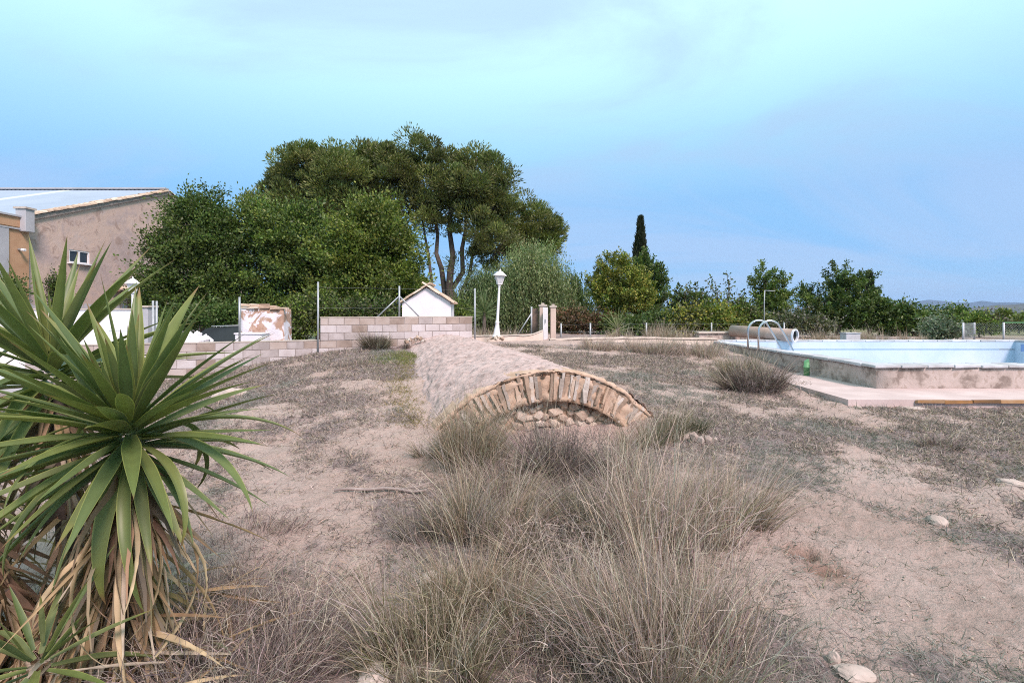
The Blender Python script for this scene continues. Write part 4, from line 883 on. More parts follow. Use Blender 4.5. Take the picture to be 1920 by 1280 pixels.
tree('pine_tree', 'smaller dark pine at the right end of the pine group', 'tree', 42, [(965, 408, 30, 34), (1008, 428, 36, 34), (985, 458, 36, 28), (1030, 452, 18, 24), (960, 450, 24, 24)], 985, 'pine', PINE[:3], 85, 440, .26, .26, spread=.9)
tree('pepper_tree', 'tall weeping pepper tree behind the lamp post', 'tree', 27, [(1000, 488, 44, 40), (985, 530, 48, 40), (1030, 535, 30, 44), (962, 560, 36, 30), (1010, 570, 44, 24)], 1000, 'weep', PEPPER, 330, 162, .155, .2, spread=.48)
tree('pepper_tree', 'lower weeping pepper tree left of the lamp post', 'tree', 26, [(912, 528, 34, 34), (895, 560, 32, 30), (935, 560, 30, 30)], 915, 'weep', PEPPER[:1] + PEPPER[2:3] + [(.06, .10, .04)], 200, 144, .15, .16, spread=.43)
tree('young_tree', 'dark feathery tree just right of the gate pillars', 'tree', 29, [(1072, 550, 14, 42), (1088, 560, 16, 26), (1058, 565, 16, 28)], 1072, 'weep', GREEN_DK + PEPPER[2:3], 120, 80, .2, .12, spread=.36)
tree('elm_tree', 'yellowish green bushy tree in front of the tall cypress', 'tree', 25, [(1152, 515, 28, 36), (1175, 540, 36, 44), (1138, 555, 26, 30), (1196, 556, 26, 34), (1120, 540, 12, 20), (1165, 572, 46, 20), (1110, 520, 6, 12)], 1168, 'spray', GREEN_YL + GREEN_MD[1:3], 330, 80, .115, .14, spread=.27)
tree('elm_tree', 'dark green companion tree at the right side of the cypress', 'tree', 28, [(1224, 545, 22, 36), (1210, 510, 14, 34), (1232, 520, 14, 16), (1205, 572, 30, 18)], 1215, 'spray', GREEN_DK + GREEN_MD[:1], 190, 80, .12, .13, spread=.28)
def cypress(label, px, ytop, ybot, hw_px, Y, n, cols):
    bx = wx(px, Y); bz = hgt(bx, Y); root = empty('cypress_tree', (bx, Y, bz), label, 'tree'); zt = wz(ytop, Y); z0 = wz(ybot, Y); W_ = hw_px * Y / F
    t = RNG.random(n) ** .8; prof = np.minimum(1, ((1 - t) * 2.2)) ** .7 * (.55 + .45 * (1 - t)); a = RNG.random(n) * 6.283; r = W_ * prof * (.55 + .45 * RNG.random(n)) * (1 + .2 * np.sin(a * 3 + t * 17))
    P = np.stack([r * np.cos(a), r * np.sin(a), z0 - bz + t * (zt - z0)], 1); D = unit(np.stack([np.cos(a) * .35, np.sin(a) * .35, np.ones(n)], 1) + rnd_dir(n) * .3)
    V, Q, T = leaf_cards(P, D, .3 * (.5 + RNG.random(n)), .10, palette(n, cols)); obj('crown', np_mesh('crown', V, Q, mat=M_leaf, tint=T), root)
    tube_obj('trunk', [(0, 0, -.3), (0, 0, (z0 - bz) * .5 + .2), (0, 0, (zt - bz) * .9)], [.16, .13, .02], M_bark, root)
cypress('tall narrow cypress rising above the yellowish tree', 1201, 412, 590, 17, 34, 9000, [(.030, .045, .024), (.042, .055, .030), (.026, .036, .022)])
cypress('short slim cypress poking out of the dark tree by the pool', 1630, 515, 600, 9, 33, 2600, [(.030, .045, .024), (.042, .055, .030)])
tree('fig_tree', 'thin leaved fig tree left of the curly branched one', 'tree', 24, [(1285, 560, 22, 14), (1300, 575, 24, 14), (1270, 580, 18, 12)], 1288, 'spray', OLIVE + GREEN_DK, 70, 26, .17, .07, spread=.3, bark=M_bark_pale, twigs=60)
def curly():
    Y = 24.5; px = 1358; bx = wx(px, Y); bz = hgt(bx, Y); root = empty('fig_tree', (bx, Y, bz), 'sparse fig tree with bare curling branches against the sky', 'tree'); bm = bmesh.new(); inv = np.array((bx, Y, bz)); tips = []
    for tp, ty in ((1322, 528), (1338, 522), (1352, 545), (1368, 512), (1376, 520), (1390, 540), (1345, 560), (1382, 560), (1330, 555), (1398, 555), (1312, 545)):
        e = P3(tp, ty, Y) - inv; e[1] += random.uniform(-.6, .6); pts = []; c = np.array((random.uniform(-.1, .1), 0, .9)); ph = random.uniform(0, 6)
        for k in range(9):
            t = k / 8; pts.append(c * (1 - t) + e * t + np.array((math.sin(t * 7 + ph) * .10, math.cos(t * 6 + ph) * .1, .05 * math.sin(t * 9 + ph))) * (t * 1.2))
        tube(bm, pts, [.035 * (1 - t / 8.6) + .006 for t in range(9)], 5); tips += [pts[k] for k in (4, 5, 6, 7, 8)]
    tube(bm, [(0, 0, -.2), (.02, 0, .5), (0, 0, .95)], [.09, .07, .05], 7); obj('trunk', bm_mesh('trunk', bm, M_bark_pale, True), root)
    P = np.repeat(np.array(tips), 6, 0) + RNG.normal(size=(len(tips) * 6, 3)) * .12; n = len(P); V, Q, T = leaf_cards(P, unit(rnd_dir(n) + np.array((0, 0, -.5))), .17 * (.6 + .7 * RNG.random(n)), .10, palette(n, OLIVE + GREEN_DK)); obj('crown', np_mesh('crown', V, Q, mat=M_leaf, tint=T), root)
curly()
tree('fruit_tree', 'young two topped green tree behind the shower pole', 'tree', 25, [(1430, 528, 16, 26), (1470, 538, 11, 30), (1450, 572, 28, 20), (1440, 555, 18, 20)], 1448, 'spray', GREEN_MD + GREEN_DK[:1], 120, 70, .12, .08, spread=.26, bark=M_bark_pale)
tree('fruit_tree', 'dark spreading tree behind the pool with ragged top', 'tree', 27, [(1572, 525, 18, 24), (1542, 565, 34, 26), (1600, 565, 36, 34), (1616, 528, 20, 8), (1512, 560, 14, 18), (1570, 575, 46, 26), (1590, 540, 18, 18), (1540, 598, 40, 18), (1602, 600, 40, 16), (1570, 600, 46, 16)], 1572, 'spray', GREEN_DK + GREEN_MD[:1], 330, 84, .125, .15, spread=.28)
SH = 'broad'
for nm, lab, Y, lob, bp, cols, ncl, per, ls in (
    ('shrub', 'olive green shrub rising between the ruined stump and the tall wall', 17.5, [(560, 600, 22, 30), (585, 590, 16, 34), (612, 580, 14, 22), (545, 615, 14, 20)], 572, OLIVE + GREEN_MD, 150, 45, .10),
    ('shrub', 'leafy shrub under the bright tree, left of the steel brace', 19.5, [(655, 585, 30, 16), (690, 585, 26, 16), (720, 582, 18, 18)], 680, GREEN_DK + OLIVE, 120, 45, .11),
    ('shrub', 'light green bush right of the white hut', 21.5, [(862, 588, 16, 16), (850, 595, 10, 12)], 860, GREEN_MD, 60, 40, .1),
    ('hedge', 'brownish rusty topped hedge right of the gate', 24, [(1066, 602, 26, 16), (1100, 605, 28, 13), (1135, 606, 24, 12)], 1098, [(.15, .09, .05), (.11, .085, .04), (.08, .08, .03), (.19, .115, .07)], 190, 45, .12),
    ('shrub', 'dark low bush below the elm trees', 23, [(1190, 612, 40, 14), (1236, 604, 24, 18), (1150, 612, 20, 12)], 1200, GREEN_DK, 150, 40, .12),
    ('shrub', 'yellowing vine bush under the thin fig tree', 22.8, [(1282, 604, 28, 20), (1302, 595, 20, 16), (1262, 612, 18, 14)], 1283, GREEN_YL + OLIVE, 140, 40, .13),
    ('shrub', 'yellow and green vine bush under the curling branches', 22.8, [(1340, 600, 30, 20), (1366, 598, 24, 20), (1322, 606, 18, 18)], 1345, GREEN_YL + GREEN_MD, 150, 40, .13),
    ('shrub', 'yellow green vine bush behind the brown pipe', 23.2, [(1406, 595, 26, 20), (1390, 588, 18, 16), (1425, 605, 18, 12)], 1405, GREEN_YL[2:3] + OLIVE + GREEN_MD, 140, 40, .12),
    ('shrub', 'grey green scrub right behind the ladder', 22.5, [(1475, 608, 28, 14), (1505, 604, 22, 18), (1530, 614, 30, 14)], 1485, OLIVE + GREYGRN[2:3], 100, 40, .11),
    ('shrub', 'round dark bush between the slim cypress and the mountains', 27, [(1680, 592, 32, 20), (1652, 588, 18, 24), (1708, 598, 24, 18), (1670, 612, 40, 14), (1715, 615, 26, 12)], 1680, GREEN_DK, 230, 45, .16),
    ('shrub', 'mid green bushes mass left of the blue mountains', 28, [(1745, 601, 22, 15), (1785, 595, 24, 14), (1810, 603, 18, 12), (1760, 615, 36, 12), (1800, 617, 30, 10)], 1780, GREEN_MD[:1] + GREEN_DK + [(.075, .10, .02)], 230, 45, .16),
    ('shrub', 'low green bush left of the chain link posts', 26, [(1826, 606, 22, 12), (1848, 612, 16, 8)], 1832, GREEN_MD, 90, 40, .14),
    ('shrub', 'feathery grey green shrub before the dark bushes', 21.5, [(1762, 616, 16, 14), (1748, 622, 14, 10), (1782, 622, 12, 9)], 1762, [(.16, .20, .14), (.20, .24, .17), (.13, .17, .11)], 90, 45, .10),
    ('conifer', 'small dark conical conifer by the right fence', 40, [(1881, 592, 6, 8), (1881, 600, 10, 9), (1880, 608, 13, 8)], 1881, PINE[:3], 110, 50, .24),
    ('shrub', 'light green thicket at the right edge behind the fence', 38, [(1915, 606, 22, 9), (1950, 602, 30, 12), (1990, 604, 30, 12)], 1930, [(.16, .19, .05), (.13, .17, .05)], 150, 45, .2),
    ('shrub', 'dull thicket between the conifer and the low bush', 36, [(1855, 604, 14, 8), (1868, 608, 12, 8), (1842, 608, 10, 8)], 1858, OLIVE + PURPLE[:1], 80, 45, .18),
    ('shrub', 'dark green shrub beside the ochre house', 19.6, [(14, 540, 14, 16), (24, 555, 12, 14)], 16, GREEN_DK, 70, 40, .10),
    ('shrub', 'dark climber growing at the foot of the barn gable', 22.6, [(84, 540, 16, 34), (102, 560, 14, 26)], 90, GREEN_DK, 120, 45, .11),
    ('shrub', 'dark shrub under the left broadleaf tree', 20.0, [(360, 596, 40, 14), (410, 592, 34, 16), (330, 605, 24, 16)], 380, GREEN_DK[:2], 150, 45, .12)):
    tree(nm, lab, 'hedge' if nm == 'hedge' else ('tree' if nm == 'conifer' else 'bush'), Y, lob, bp, SH if ls < .2 else 'pine' if nm == 'conifer' else SH, cols, ncl, per, ls, .05, spread=.22 if Y < 30 else .3, twigs=30)
# distant belt of low trees that reads as one mass
def treeline():
    n = 30000; px = RNG.uniform(-900, 2900, n); Y = RNG.uniform(60, 110, n); X = wx(px, Y); top = .8 + 1.2 * fbm(px * .02, px * 0, 91); z = base_h(X, Y) + RNG.random(n) * top
    V, Q, T = leaf_cards(np.stack([X, Y, z], 1), rnd_dir(n) + np.array((0, 0, .3)), .9, .55, palette(n, GREEN_DK + OLIVE + GREEN_MD[:1])); tag(obj('treeline', np_mesh('treeline', V, Q, mat=M_leaf, tint=T)), 'far belt of low trees and scrub beyond the garden', kind='stuff')
treeline()

# ------------------------------------------------------------------ grasses and bushes
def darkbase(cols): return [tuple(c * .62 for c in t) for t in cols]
def tuft(name, label, cat, px, py, h, r, n, cols, lean=(0, 0), spread=.45, droop=.5, wd=.0048, twig=0, tcols=None, kink=.07, seg=4, pos=None, group=None, stems=.2):
    """many thin bent stems growing from several crowns, with broken twigs between them"""
    p = ground_px(px, py) if pos is None else np.array(pos, float)
    n = int(n * .8); nc = max(5, int(r * 30)); ca = RNG.random(nc) * 6.283; cr_ = r * np.sqrt(RNG.random(nc)); cx, cy = cr_ * np.cos(ca), cr_ * np.sin(ca) * .85
    chh = .55 + .6 * RNG.random(nc); cl = RNG.normal(size=(nc, 2)) * .16; k = RNG.integers(0, nc, n)
    base = np.stack([cx[k] + RNG.normal(size=n) * r * .14, cy[k] + RNG.normal(size=n) * r * .14, np.zeros(n)], 1)
    base[:, 2] = ground_h(p[0] + base[:, 0], p[1] + base[:, 1]) - p[2] - .01
    out_ = base * np.array((1, 1, 0)) / r
    D = unit(np.array((lean[0], lean[1], 1.0)) + out_ * spread + np.concatenate([cl[k], np.zeros((n, 1))], 1) + RNG.normal(size=(n, 3)) * np.array((.26, .26, .08)))
    cols = [(c[0] * .88, c[1] * .815, c[2] * .86) for c in cols]; L = h * chh[k] * (.4 + .65 * RNG.random(n)); col = palette(n, cols, .28); wv = wd * (.6 + .7 * RNG.random(n))
    st = RNG.random(n) < stems; L[st] *= 1.3; col[st] = palette(int(st.sum()), [(.54, .46, .37), (.47, .41, .37), (.58, .51, .43)], .15)
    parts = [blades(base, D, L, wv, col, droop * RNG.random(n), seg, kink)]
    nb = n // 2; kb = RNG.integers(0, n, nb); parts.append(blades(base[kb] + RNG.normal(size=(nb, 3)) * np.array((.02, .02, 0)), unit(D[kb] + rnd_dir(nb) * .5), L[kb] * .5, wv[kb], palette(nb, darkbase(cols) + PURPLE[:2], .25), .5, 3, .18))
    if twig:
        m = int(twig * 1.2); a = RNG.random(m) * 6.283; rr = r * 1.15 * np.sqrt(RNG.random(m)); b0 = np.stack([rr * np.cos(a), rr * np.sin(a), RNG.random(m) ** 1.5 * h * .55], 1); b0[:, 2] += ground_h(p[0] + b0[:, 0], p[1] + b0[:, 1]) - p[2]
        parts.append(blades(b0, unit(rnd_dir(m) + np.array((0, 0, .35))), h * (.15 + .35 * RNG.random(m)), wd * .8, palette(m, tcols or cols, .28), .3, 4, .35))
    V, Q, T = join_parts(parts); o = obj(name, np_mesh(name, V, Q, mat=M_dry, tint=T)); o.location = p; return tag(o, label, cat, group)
GT = 'dry grass tufts on the mound'
tuft('grass_tuft', 'olive and straw tuft before the left half of the arch', 'grass tuft', 872, 868, .84, .36, 1900, OLIVEDRY + STRAW[:2], spread=.5, twig=500, tcols=OLIVEDRY + PURPLE, group=GT)
tuft('grass_tuft', 'thin olive tuft hugging the far left foot of the arch', 'grass tuft', 815, 850, .34, .22, 450, GREYGRN[2:3] + OLIVEDRY, spread=.5, group=GT)
tuft('dry_bush', 'dark purplish twiggy bush centred below the arch', 'bush', 1055, 884, .66, .38, 1300, PURPLE + LILAC[2:3], spread=.7, twig=1100, tcols=PURPLE, kink=.12, droop=.2)
tuft('grass_tuft', 'olive upright tuft at the right end of the arch', 'grass tuft', 1225, 826, .60, .30, 1200, OLIVEDRY + [(.13, .15, .07)], spread=.45, droop=.3, twig=200, group=GT)
tuft('green_bush', 'small dark green bush right of the arch end', 'bush', 1282, 812, .34, .22, 600, [(.10, .12, .07), (.14, .16, .09), (.08, .10, .055)], spread=.6, twig=300)
tuft('grass_tuft', 'grey green tuft at the right tip of the fallen stick', 'grass tuft', 826, 1010, .50, .26, 1000, OLIVEDRY[:2] + GREYGRN + LILAC[:1], spread=.35, group=GT)
tuft('grass_tuft', 'tall loose straw tuft right of the fallen stick', 'grass tuft', 905, 1000, .62, .30, 900, STRAW + OLIVEDRY, spread=.4, droop=.6, group=GT)
tuft('grass_tuft', 'big olive green tuft at the bottom centre', 'grass tuft', 815, 1235, .50, .30, 1900, OLIVEDRY + [(.16, .165, .07)], spread=.45, twig=600, tcols=OLIVEDRY, wd=.0044, group=GT)
tuft('grass_tuft', 'yellow straw tuft just right of the olive bottom tuft', 'grass tuft', 905, 1140, .52, .27, 1300, STRAW[:2] + OLIVEDRY[1:2] + OLIVEDRY[3:], spread=.4, wd=.0044, group=GT)
tuft('grass_tuft', 'largest tuft of pale lilac and straw stems right of centre', 'grass tuft', 1265, 1030, .80, .42, 2300, LILAC + STRAW[:3], lean=(.06, 0), spread=.45, droop=.55, wd=.0048, twig=500, tcols=LILAC, group=GT)
tuft('grass_tuft', 'greenish tuft splayed over the bare soil on the right', 'grass tuft', 1368, 975, .58, .27, 1200, OLIVEDRY + LILAC[:2] + STRAW[:1], lean=(.28, 0), spread=.5, droop=.6, wd=.0046, group=GT)
tuft('grass_tuft', 'wide lilac grey tuft filling the bottom edge right of centre', 'grass tuft', 1275, 1270, .66, .40, 2600, LILAC + STRAW[:2] + OLIVEDRY[:2], spread=.5, droop=.55, wd=.0042, twig=600, tcols=LILAC + PURPLE, group=GT)
tuft('grass_tuft', 'leaning straw stems sweeping left from the bottom tuft', 'grass tuft', 1190, 1190, .64, .26, 900, STRAW + LILAC, lean=(-.35, .1), spread=.35, droop=.6, wd=.0046, group=GT)
tuft('dry_bush', 'brown green tangle between the purple bush and the largest tuft', 'bush', 1130, 985, .42, .34, 900, OLIVEDRY[:3] + PURPLE, spread=.8, droop=.7, twig=900, tcols=PURPLE + OLIVEDRY, kink=.15)
tuft('dry_bush', 'flattened grey tangle low in the middle of the weeds', 'bush', 1040, 1120, .34, .40, 900, LILAC + OLIVEDRY, spread=1.0, droop=.9, twig=1100, tcols=LILAC + PURPLE, kink=.15, wd=.0042)
tuft('dry_bush', 'matted dark growth at the bottom edge between the tufts', 'bush', 1030, 1262, .24, .34, 800, PURPLE + [(.10, .12, .06)], spread=1.0, droop=.8, twig=900, tcols=PURPLE + OLIVEDRY, kink=.15, wd=.0040)
tuft('dry_bush', 'matted straw and grey growth above the olive bottom tuft', 'bush', 980, 1010, .34, .34, 700, LILAC + STRAW[3:], spread=.9, droop=.9, twig=800, tcols=LILAC, kink=.15)
tuft('grass_tuft', 'thin straw tuft between the arch tufts and the stick', 'grass tuft', 945, 915, .42, .30, 800, STRAW[1:] + LILAC + OLIVEDRY[:1], spread=.6, droop=.6, twig=400, tcols=LILAC + PURPLE, group=GT)
tuft('grass_tuft', 'greyish tuft right of the purple twiggy bush', 'grass tuft', 1165, 905, .46, .28, 900, LILAC + OLIVEDRY[:2] + STRAW[:1], spread=.5, droop=.6, twig=400, tcols=PURPLE, group=GT)
tuft('dry_bush', 'grey brown thicket filling the middle of the weeds', 'bush', 1060, 1045, .40, .34, 800, LILAC + OLIVEDRY + PURPLE[:2], spread=.8, droop=.7, twig=900, tcols=PURPLE + LILAC, kink=.14)
tuft('grass_tuft', 'straw stems at the bottom edge between olive and lilac tufts', 'grass tuft', 1085, 1225, .48, .28, 900, STRAW + LILAC, lean=(.1, 0), spread=.5, droop=.6, twig=400, tcols=LILAC, wd=.0042, group=GT)
tuft('dry_bush', 'wide grey tangle of dead stems under the yucca', 'bush', 420, 1250, .50, .48, 1600, LILAC + PURPLE[:2], spread=.8, droop=.7, twig=1500, tcols=LILAC + PURPLE, kink=.14, wd=.0040)
tuft('dry_bush', 'dead grey stems against the yucca skirt', 'bush', 300, 1200, .52, .36, 900, LILAC + STRAW[1:2], spread=.6, droop=.6, twig=800, tcols=LILAC + PURPLE, kink=.14, wd=.0040)
tuft('dry_bush', 'thin grey stems at the right fringe of the dead tangle', 'bush', 540, 1235, .30, .28, 600, LILAC + PURPLE, spread=.9, droop=.6, twig=500, kink=.14, wd=.0040)
tuft('dry_bush', 'low grey brown weed patch above the dead tangle', 'bush', 470, 1010, .22, .36, 500, LILAC + PURPLE, spread=.9, droop=.6, twig=600, kink=.14, wd=.004)
tuft('round_bush', 'small round dark brown bush before the block wall', 'bush', 702, 652, .62, .28, 1700, [(.085, .07, .055), (.12, .10, .075), (.10, .10, .05)], spread=1.1, droop=.15, wd=.009, twig=1200, tcols=[(.09, .075, .06), (.13, .11, .08)], pos=(*wpt(s_at(702), .42), hgt(*wpt(s_at(702), .42))))
tuft('dry_bush', 'reddish dry weed at the right of the round bush', 'bush', 750, 652, .24, .16, 300, PURPLE + LILAC, spread=.9, wd=.008, twig=200, pos=(*wpt(s_at(752), .4), hgt(*wpt(s_at(752), .4))))
tuft('green_bush', 'green and straw bush left of the pool terrace corner', 'bush', 1385, 712, .72, .34, 1500, OLIVEDRY + STRAW[:2] + [(.13, .16, .07)], spread=.6, droop=.3, wd=.008)
tuft('dry_bush', 'dark brown dry bush in front of the pool corner', 'bush', 1412, 734, .68, .38, 1900, [(.12, .095, .085), (.16, .12, .105), (.10, .08, .07)], spread=.8, droop=.3, wd=.007, twig=1300, tcols=PURPLE, kink=.1)
tuft('dry_bush', 'sparse grey weed halfway down the left slope', 'bush', 662, 690, .34, .34, 160, LILAC + PURPLE, spread=.5, wd=.007, droop=.2, twig=120, kink=.12)
tuft('dry_bush', 'brown weed on the open ground below the terrace', 'bush', 1765, 838, .26, .18, 260, PURPLE + LILAC, spread=.7, wd=.006, twig=160, kink=.12)
tuft('dry_bush', 'dead branches lying on the terrace corner', 'bush', 1620, 738, .14, .22, 60, LILAC, spread=1.2, wd=.008, twig=140, kink=.2, pos=(wx(1620, 8.8), 8.8, TZ))
tuft('dry_bush', 'thin bare twigs by the terrace edge next to the brown bush', 'bush', 1485, 722, .2, .3, 60, LILAC + PURPLE, spread=1.2, wd=.008, twig=260, kink=.2)
for px, py, h, r, lab in ((1130, 656, .42, .6, 'left one of three dry straw patches before the low wall'), (1225, 660, .56, .7, 'middle one of three dry straw patches before the low wall'), (1310, 664, .56, .7, 'right one of three dry straw patches before the low wall')):
    tuft('straw_patch', lab, 'grass', px, py, h, r, 1500, STRAW[:2] + LILAC[:2], spread=.4, droop=.4, wd=.010, twig=300, tcols=LILAC + PURPLE, group='straw patches before the low wall')
for px, Y, h, r, n, lab in ((905, 18.9, .75, .5, 900, 'tall straw grass behind the low wall, left of the lamp'), (955, 19.2, .55, .5, 600, 'tall straw grass behind the low wall, right of the lamp'), (1160, 19.4, .6, .55, 420, 'thin reedy grass under the yellowish tree'), (1235, 19.4, .85, .5, 900, 'tallest straw clump behind the long low wall'), (1285, 19.6, .6, .5, 360, 'reedy straw clump below the fig trees'), (1365, 20.2, .55, .6, 600, 'straw grass behind the pipe'), (1535, 19.6, .55, .55, 420, 'straw grass beyond the pool under the dark tree'), (1580, 19.9, .5, .5, 350, 'straw grass behind the white plinth'), (1640, 19.6, .6, .6, 420, 'straw grass beyond the pool right of the plinth'), (1715, 19.6, .55, .55, 360, 'straw grass beyond the pool near the feathery shrub')):
    x = wx(px, Y); tuft('tall_grass', lab, 'grass', 0, 0, h, r, n, STRAW + OLIVEDRY[1:2], spread=.35, droop=.35, wd=.012, pos=(x, Y, hgt(x, Y)), group='tall straw grass clumps')
def spiky(name, label, px, Y, z, n, L, cols, wd=.05):
    root = empty(name, (wx(px, Y), Y, z), label, 'plant'); a = np.arange(n) * 2.39996; t = np.arange(n) / n; el_ = np.radians(85 - 105 * t)
    D = np.stack([np.cos(a) * np.cos(el_), np.sin(a) * np.cos(el_), np.sin(el_)], 1); P = np.stack([np.zeros(n), np.zeros(n), .9 - .25 * t], 1)
    V, Q, T = blades(P, D, L * (.8 + .3 * RNG.random(n)), wd, palette(n, cols), .12, 3); obj('leaves', np_mesh('leaves', V, Q, mat=M_leaf, tint=T), root)['kind'] = 'stuff'; tube_obj('stem', [(0, 0, -.4), (0, 0, .85)], [.09, .07], M_bark, root)
spiky('yucca', 'spiky green yucca left of the lamp, behind the wall', 908, 21.5, .75, 90, .95, [(.10, .15, .06), (.13, .18, .075)], .05)
spiky('yucca', 'small pale spiky plant behind the long low wall', 1158, 19.9, .1, 50, .75, [(.17, .20, .09), (.22, .24, .12)], .04)
o = None

# scattered low weeds, twigs and stones that nobody would count
def ground_cover():
    n = 80000; r = np.sqrt(RNG.random(n)) ** 1.5 * 14 + 1.6; th = np.radians(RNG.uniform(-52, 52, n)); X = r * np.sin(th); Y = r * np.cos(th)
    m = litter(X, Y); keep = (RNG.random(n) < np.maximum(sstep(.05, .5, m), .07)); 
    la = (X - VA[0]) * VR[0] + (Y - VA[1]) * VR[1]; lb = (X - VA[0]) * VX[0] + (Y - VA[1]) * VX[1]
    keep &= ~((lb > -.05) & (np.abs(la) < 1.55)); keep &= ~((X > TX0 - .05) & (Y > TY0 - .1))
    d = (X - W0[0]) * WN[0] + (Y - W0[1]) * WN[1]; keep &= ~((d < .12) & (X < -.9)); keep &= Y < 17
    X, Y, m = X[keep], Y[keep], m[keep]; k = 7; n = len(X); rr = np.hypot(X, Y)
    size = (.02 + .035 * RNG.random(n)) * (1 + .05 * rr); green = fbm(X * .7 + 9, Y * .7, 77)
    P = np.repeat(np.stack([X, Y, ground_h(X, Y) - .003], 1), k, 0); P[:, :2] += RNG.normal(size=(n * k, 2)) * np.repeat(size, k)[:, None] * .8
    D = unit(rnd_dir(n * k) * np.array((1, 1, .5)) + np.array((0, 0, .45)))
    cg = palette(n * k, GREYGRN); cd_ = palette(n * k, LILAC + PURPLE + [(.36, .29, .24)]); g = np.repeat(green, k)[:, None] > .63
    V, Q, T = blades(P, D, np.repeat(size, k) * (.8 + 1.2 * RNG.random(n * k)), .0028 * (1 + .22 * np.repeat(rr, k)), np.where(g, cg, cd_), .5, 2, .25)
    tag(obj('dry_weeds', np_mesh('dry_weeds', V, Q, mat=M_dry, tint=T)), 'low grey dry weeds and twigs scattered over the ground', kind='stuff')
    # fresh green patch at the head of the left slope
    n = 2600; c = ground_px(742, 672); X = c[0] + RNG.normal(size=n) * .36; Y = c[1] + RNG.normal(size=n) * .55; P = np.stack([X, Y, ground_h(X, Y) - .003], 1)
    V, Q, T = blades(P, rnd_dir(n) * np.array((1, 1, .3)) + np.array((0, 0, .8)), .05 + .05 * RNG.random(n), .011, palette(n, [(.13, .17, .05), (.18, .21, .07), (.24, .24, .12)]), .4, 2)
    c = ground_px(752, 745); n2 = 3200; Yc = RNG.uniform(6.2, 12.6, n2); Xc = VA[0] + VX[0] * (Yc - VA[1]) / VX[1] - 1.72 + .36 * sstep(8, 12, Yc) + RNG.normal(size=n2) * .14 - .05; P2 = np.stack([Xc, Yc, ground_h(Xc, Yc) - .003], 1)
    V2, Q2, T2 = blades(P2, rnd_dir(n2) * np.array((1, 1, .3)) + np.array((0, 0, .6)), .03 + .06 * RNG.random(n2), .008, palette(n2, [(.22, .18, .07), (.28, .22, .10), (.17, .16, .06), (.33, .28, .17)]), .4, 2)
    V, Q, T = join_parts([(V, Q, T), (V2, Q2, T2)]); tag(obj('green_weeds', np_mesh('green_weeds', V, Q, mat=M_dry, tint=T)), 'fresh green and mossy growth beside the vault', kind='stuff')
    # matted dead stems filling the weedy strip before the arch, and under the yucca
    n = 15000; Yu = RNG.uniform(1.9, 6.0, n); Xu = .32 + .06 * (Yu - 2) + RNG.normal(size=n) * (.46 + .05 * Yu); ok = RNG.random(n) < .35 + .9 * fbm(Xu * 2.2, Yu * 2.2, 61); Xu, Yu = Xu[ok], Yu[ok]
    n3 = 4200; Xy = RNG.uniform(-2.3, -.85, n3); Yy = RNG.uniform(1.75, 3.2, n3); Xu = np.concatenate([Xu, Xy]); Yu = np.concatenate([Yu, Yy]); n = len(Xu)
    Pu = np.stack([Xu, Yu, ground_h(Xu, Yu) - .004], 1); Du = rnd_dir(n) * np.array((1, 1, .4)) + np.array((0, 0, .5)) 
    V, Q, T = blades(Pu, Du, .05 + .20 * RNG.random(n) ** 2, .0042, palette(n, LILAC + PURPLE + STRAW[1:2] + OLIVEDRY[2:3], .3), .5, 3, .3); tag(obj('dry_undergrowth', np_mesh('dry_undergrowth', V, Q, mat=M_dry, tint=T)), 'matted dead stems between the grass tufts', kind='stuff')
    # pebbles
    n = 14000; r = RNG.random(n) ** .8 * 10 + 1.7; th = np.radians(RNG.uniform(-50, 50, n)); X = r * np.sin(th); Y = r * np.cos(th); la = (X - VA[0]) * VR[0] + (Y - VA[1]) * VR[1]; lb = (X - VA[0]) * VX[0] + (Y - VA[1]) * VX[1]; kp = ~((lb > -.05) & (np.abs(la) < 1.5)) & ~((X > TX0 - .05) & (Y > TY0 - .1)); X, Y = X[kp], Y[kp]; n = len(X)
    s = .003 + .010 * RNG.random(n) ** 5; base = np.array([(1, 0, 0), (0, 1, 0), (-1, 0, 0), (0, -1, 0), (0, 0, .7), (0, 0, -.5)]); fac = np.array([(0, 1, 4), (1, 2, 4), (2, 3, 4), (3, 0, 4), (1, 0, 5), (2, 1, 5), (3, 2, 5), (0, 3, 5)])
    V = np.stack([X, Y, ground_h(X, Y) + s * .2], 1)[:, None, :] + base[None] * (s[:, None, None] * (.7 + .6 * RNG.random((n, 6, 1)))); T_ = (np.arange(n) * 6)[:, None, None] + fac[None]
    tag(obj('pebbles', np_mesh('pebbles', V.reshape(-1, 3), T=T_.reshape(-1, 3), mat=M_dry, tint=np.repeat(palette(n, [(.5, .42, .37), (.58, .51, .46), (.44, .35, .30), (.52, .42, .37)]), 6, 0), smooth=True)), 'small pale pebbles scattered on the ground', kind='stuff')
ground_cover()
def rock(label, px, py, s, sq=(1.3, 1, .7)):
    p = ground_px(px, py); bm = bmesh.new(); bmesh.ops.create_icosphere(bm, subdivisions=3, radius=1); sd_ = random.uniform(0, 50)
    for v in bm.verts:
        c = v.co.copy(); f = .68 + .55 * float(fbm(c.x * 1.6 + sd_, c.y * 1.6 + c.z * 1.3, 95)) + .22 * float(fbm(c.x * 5 + sd_, c.y * 5 + c.z * 4, 96)); v.co = Vector((c.x * sq[0], c.y * sq[1], max(-.4, c.z * sq[2]))) * f * s
    o = obj('stone', bm_mesh('stone', bm, M_rock, False)); o.location = (p[0], p[1], p[2] + s * .12); o.rotation_euler = (0, 0, random.uniform(0, 6)); tag(o, label, 'stone')
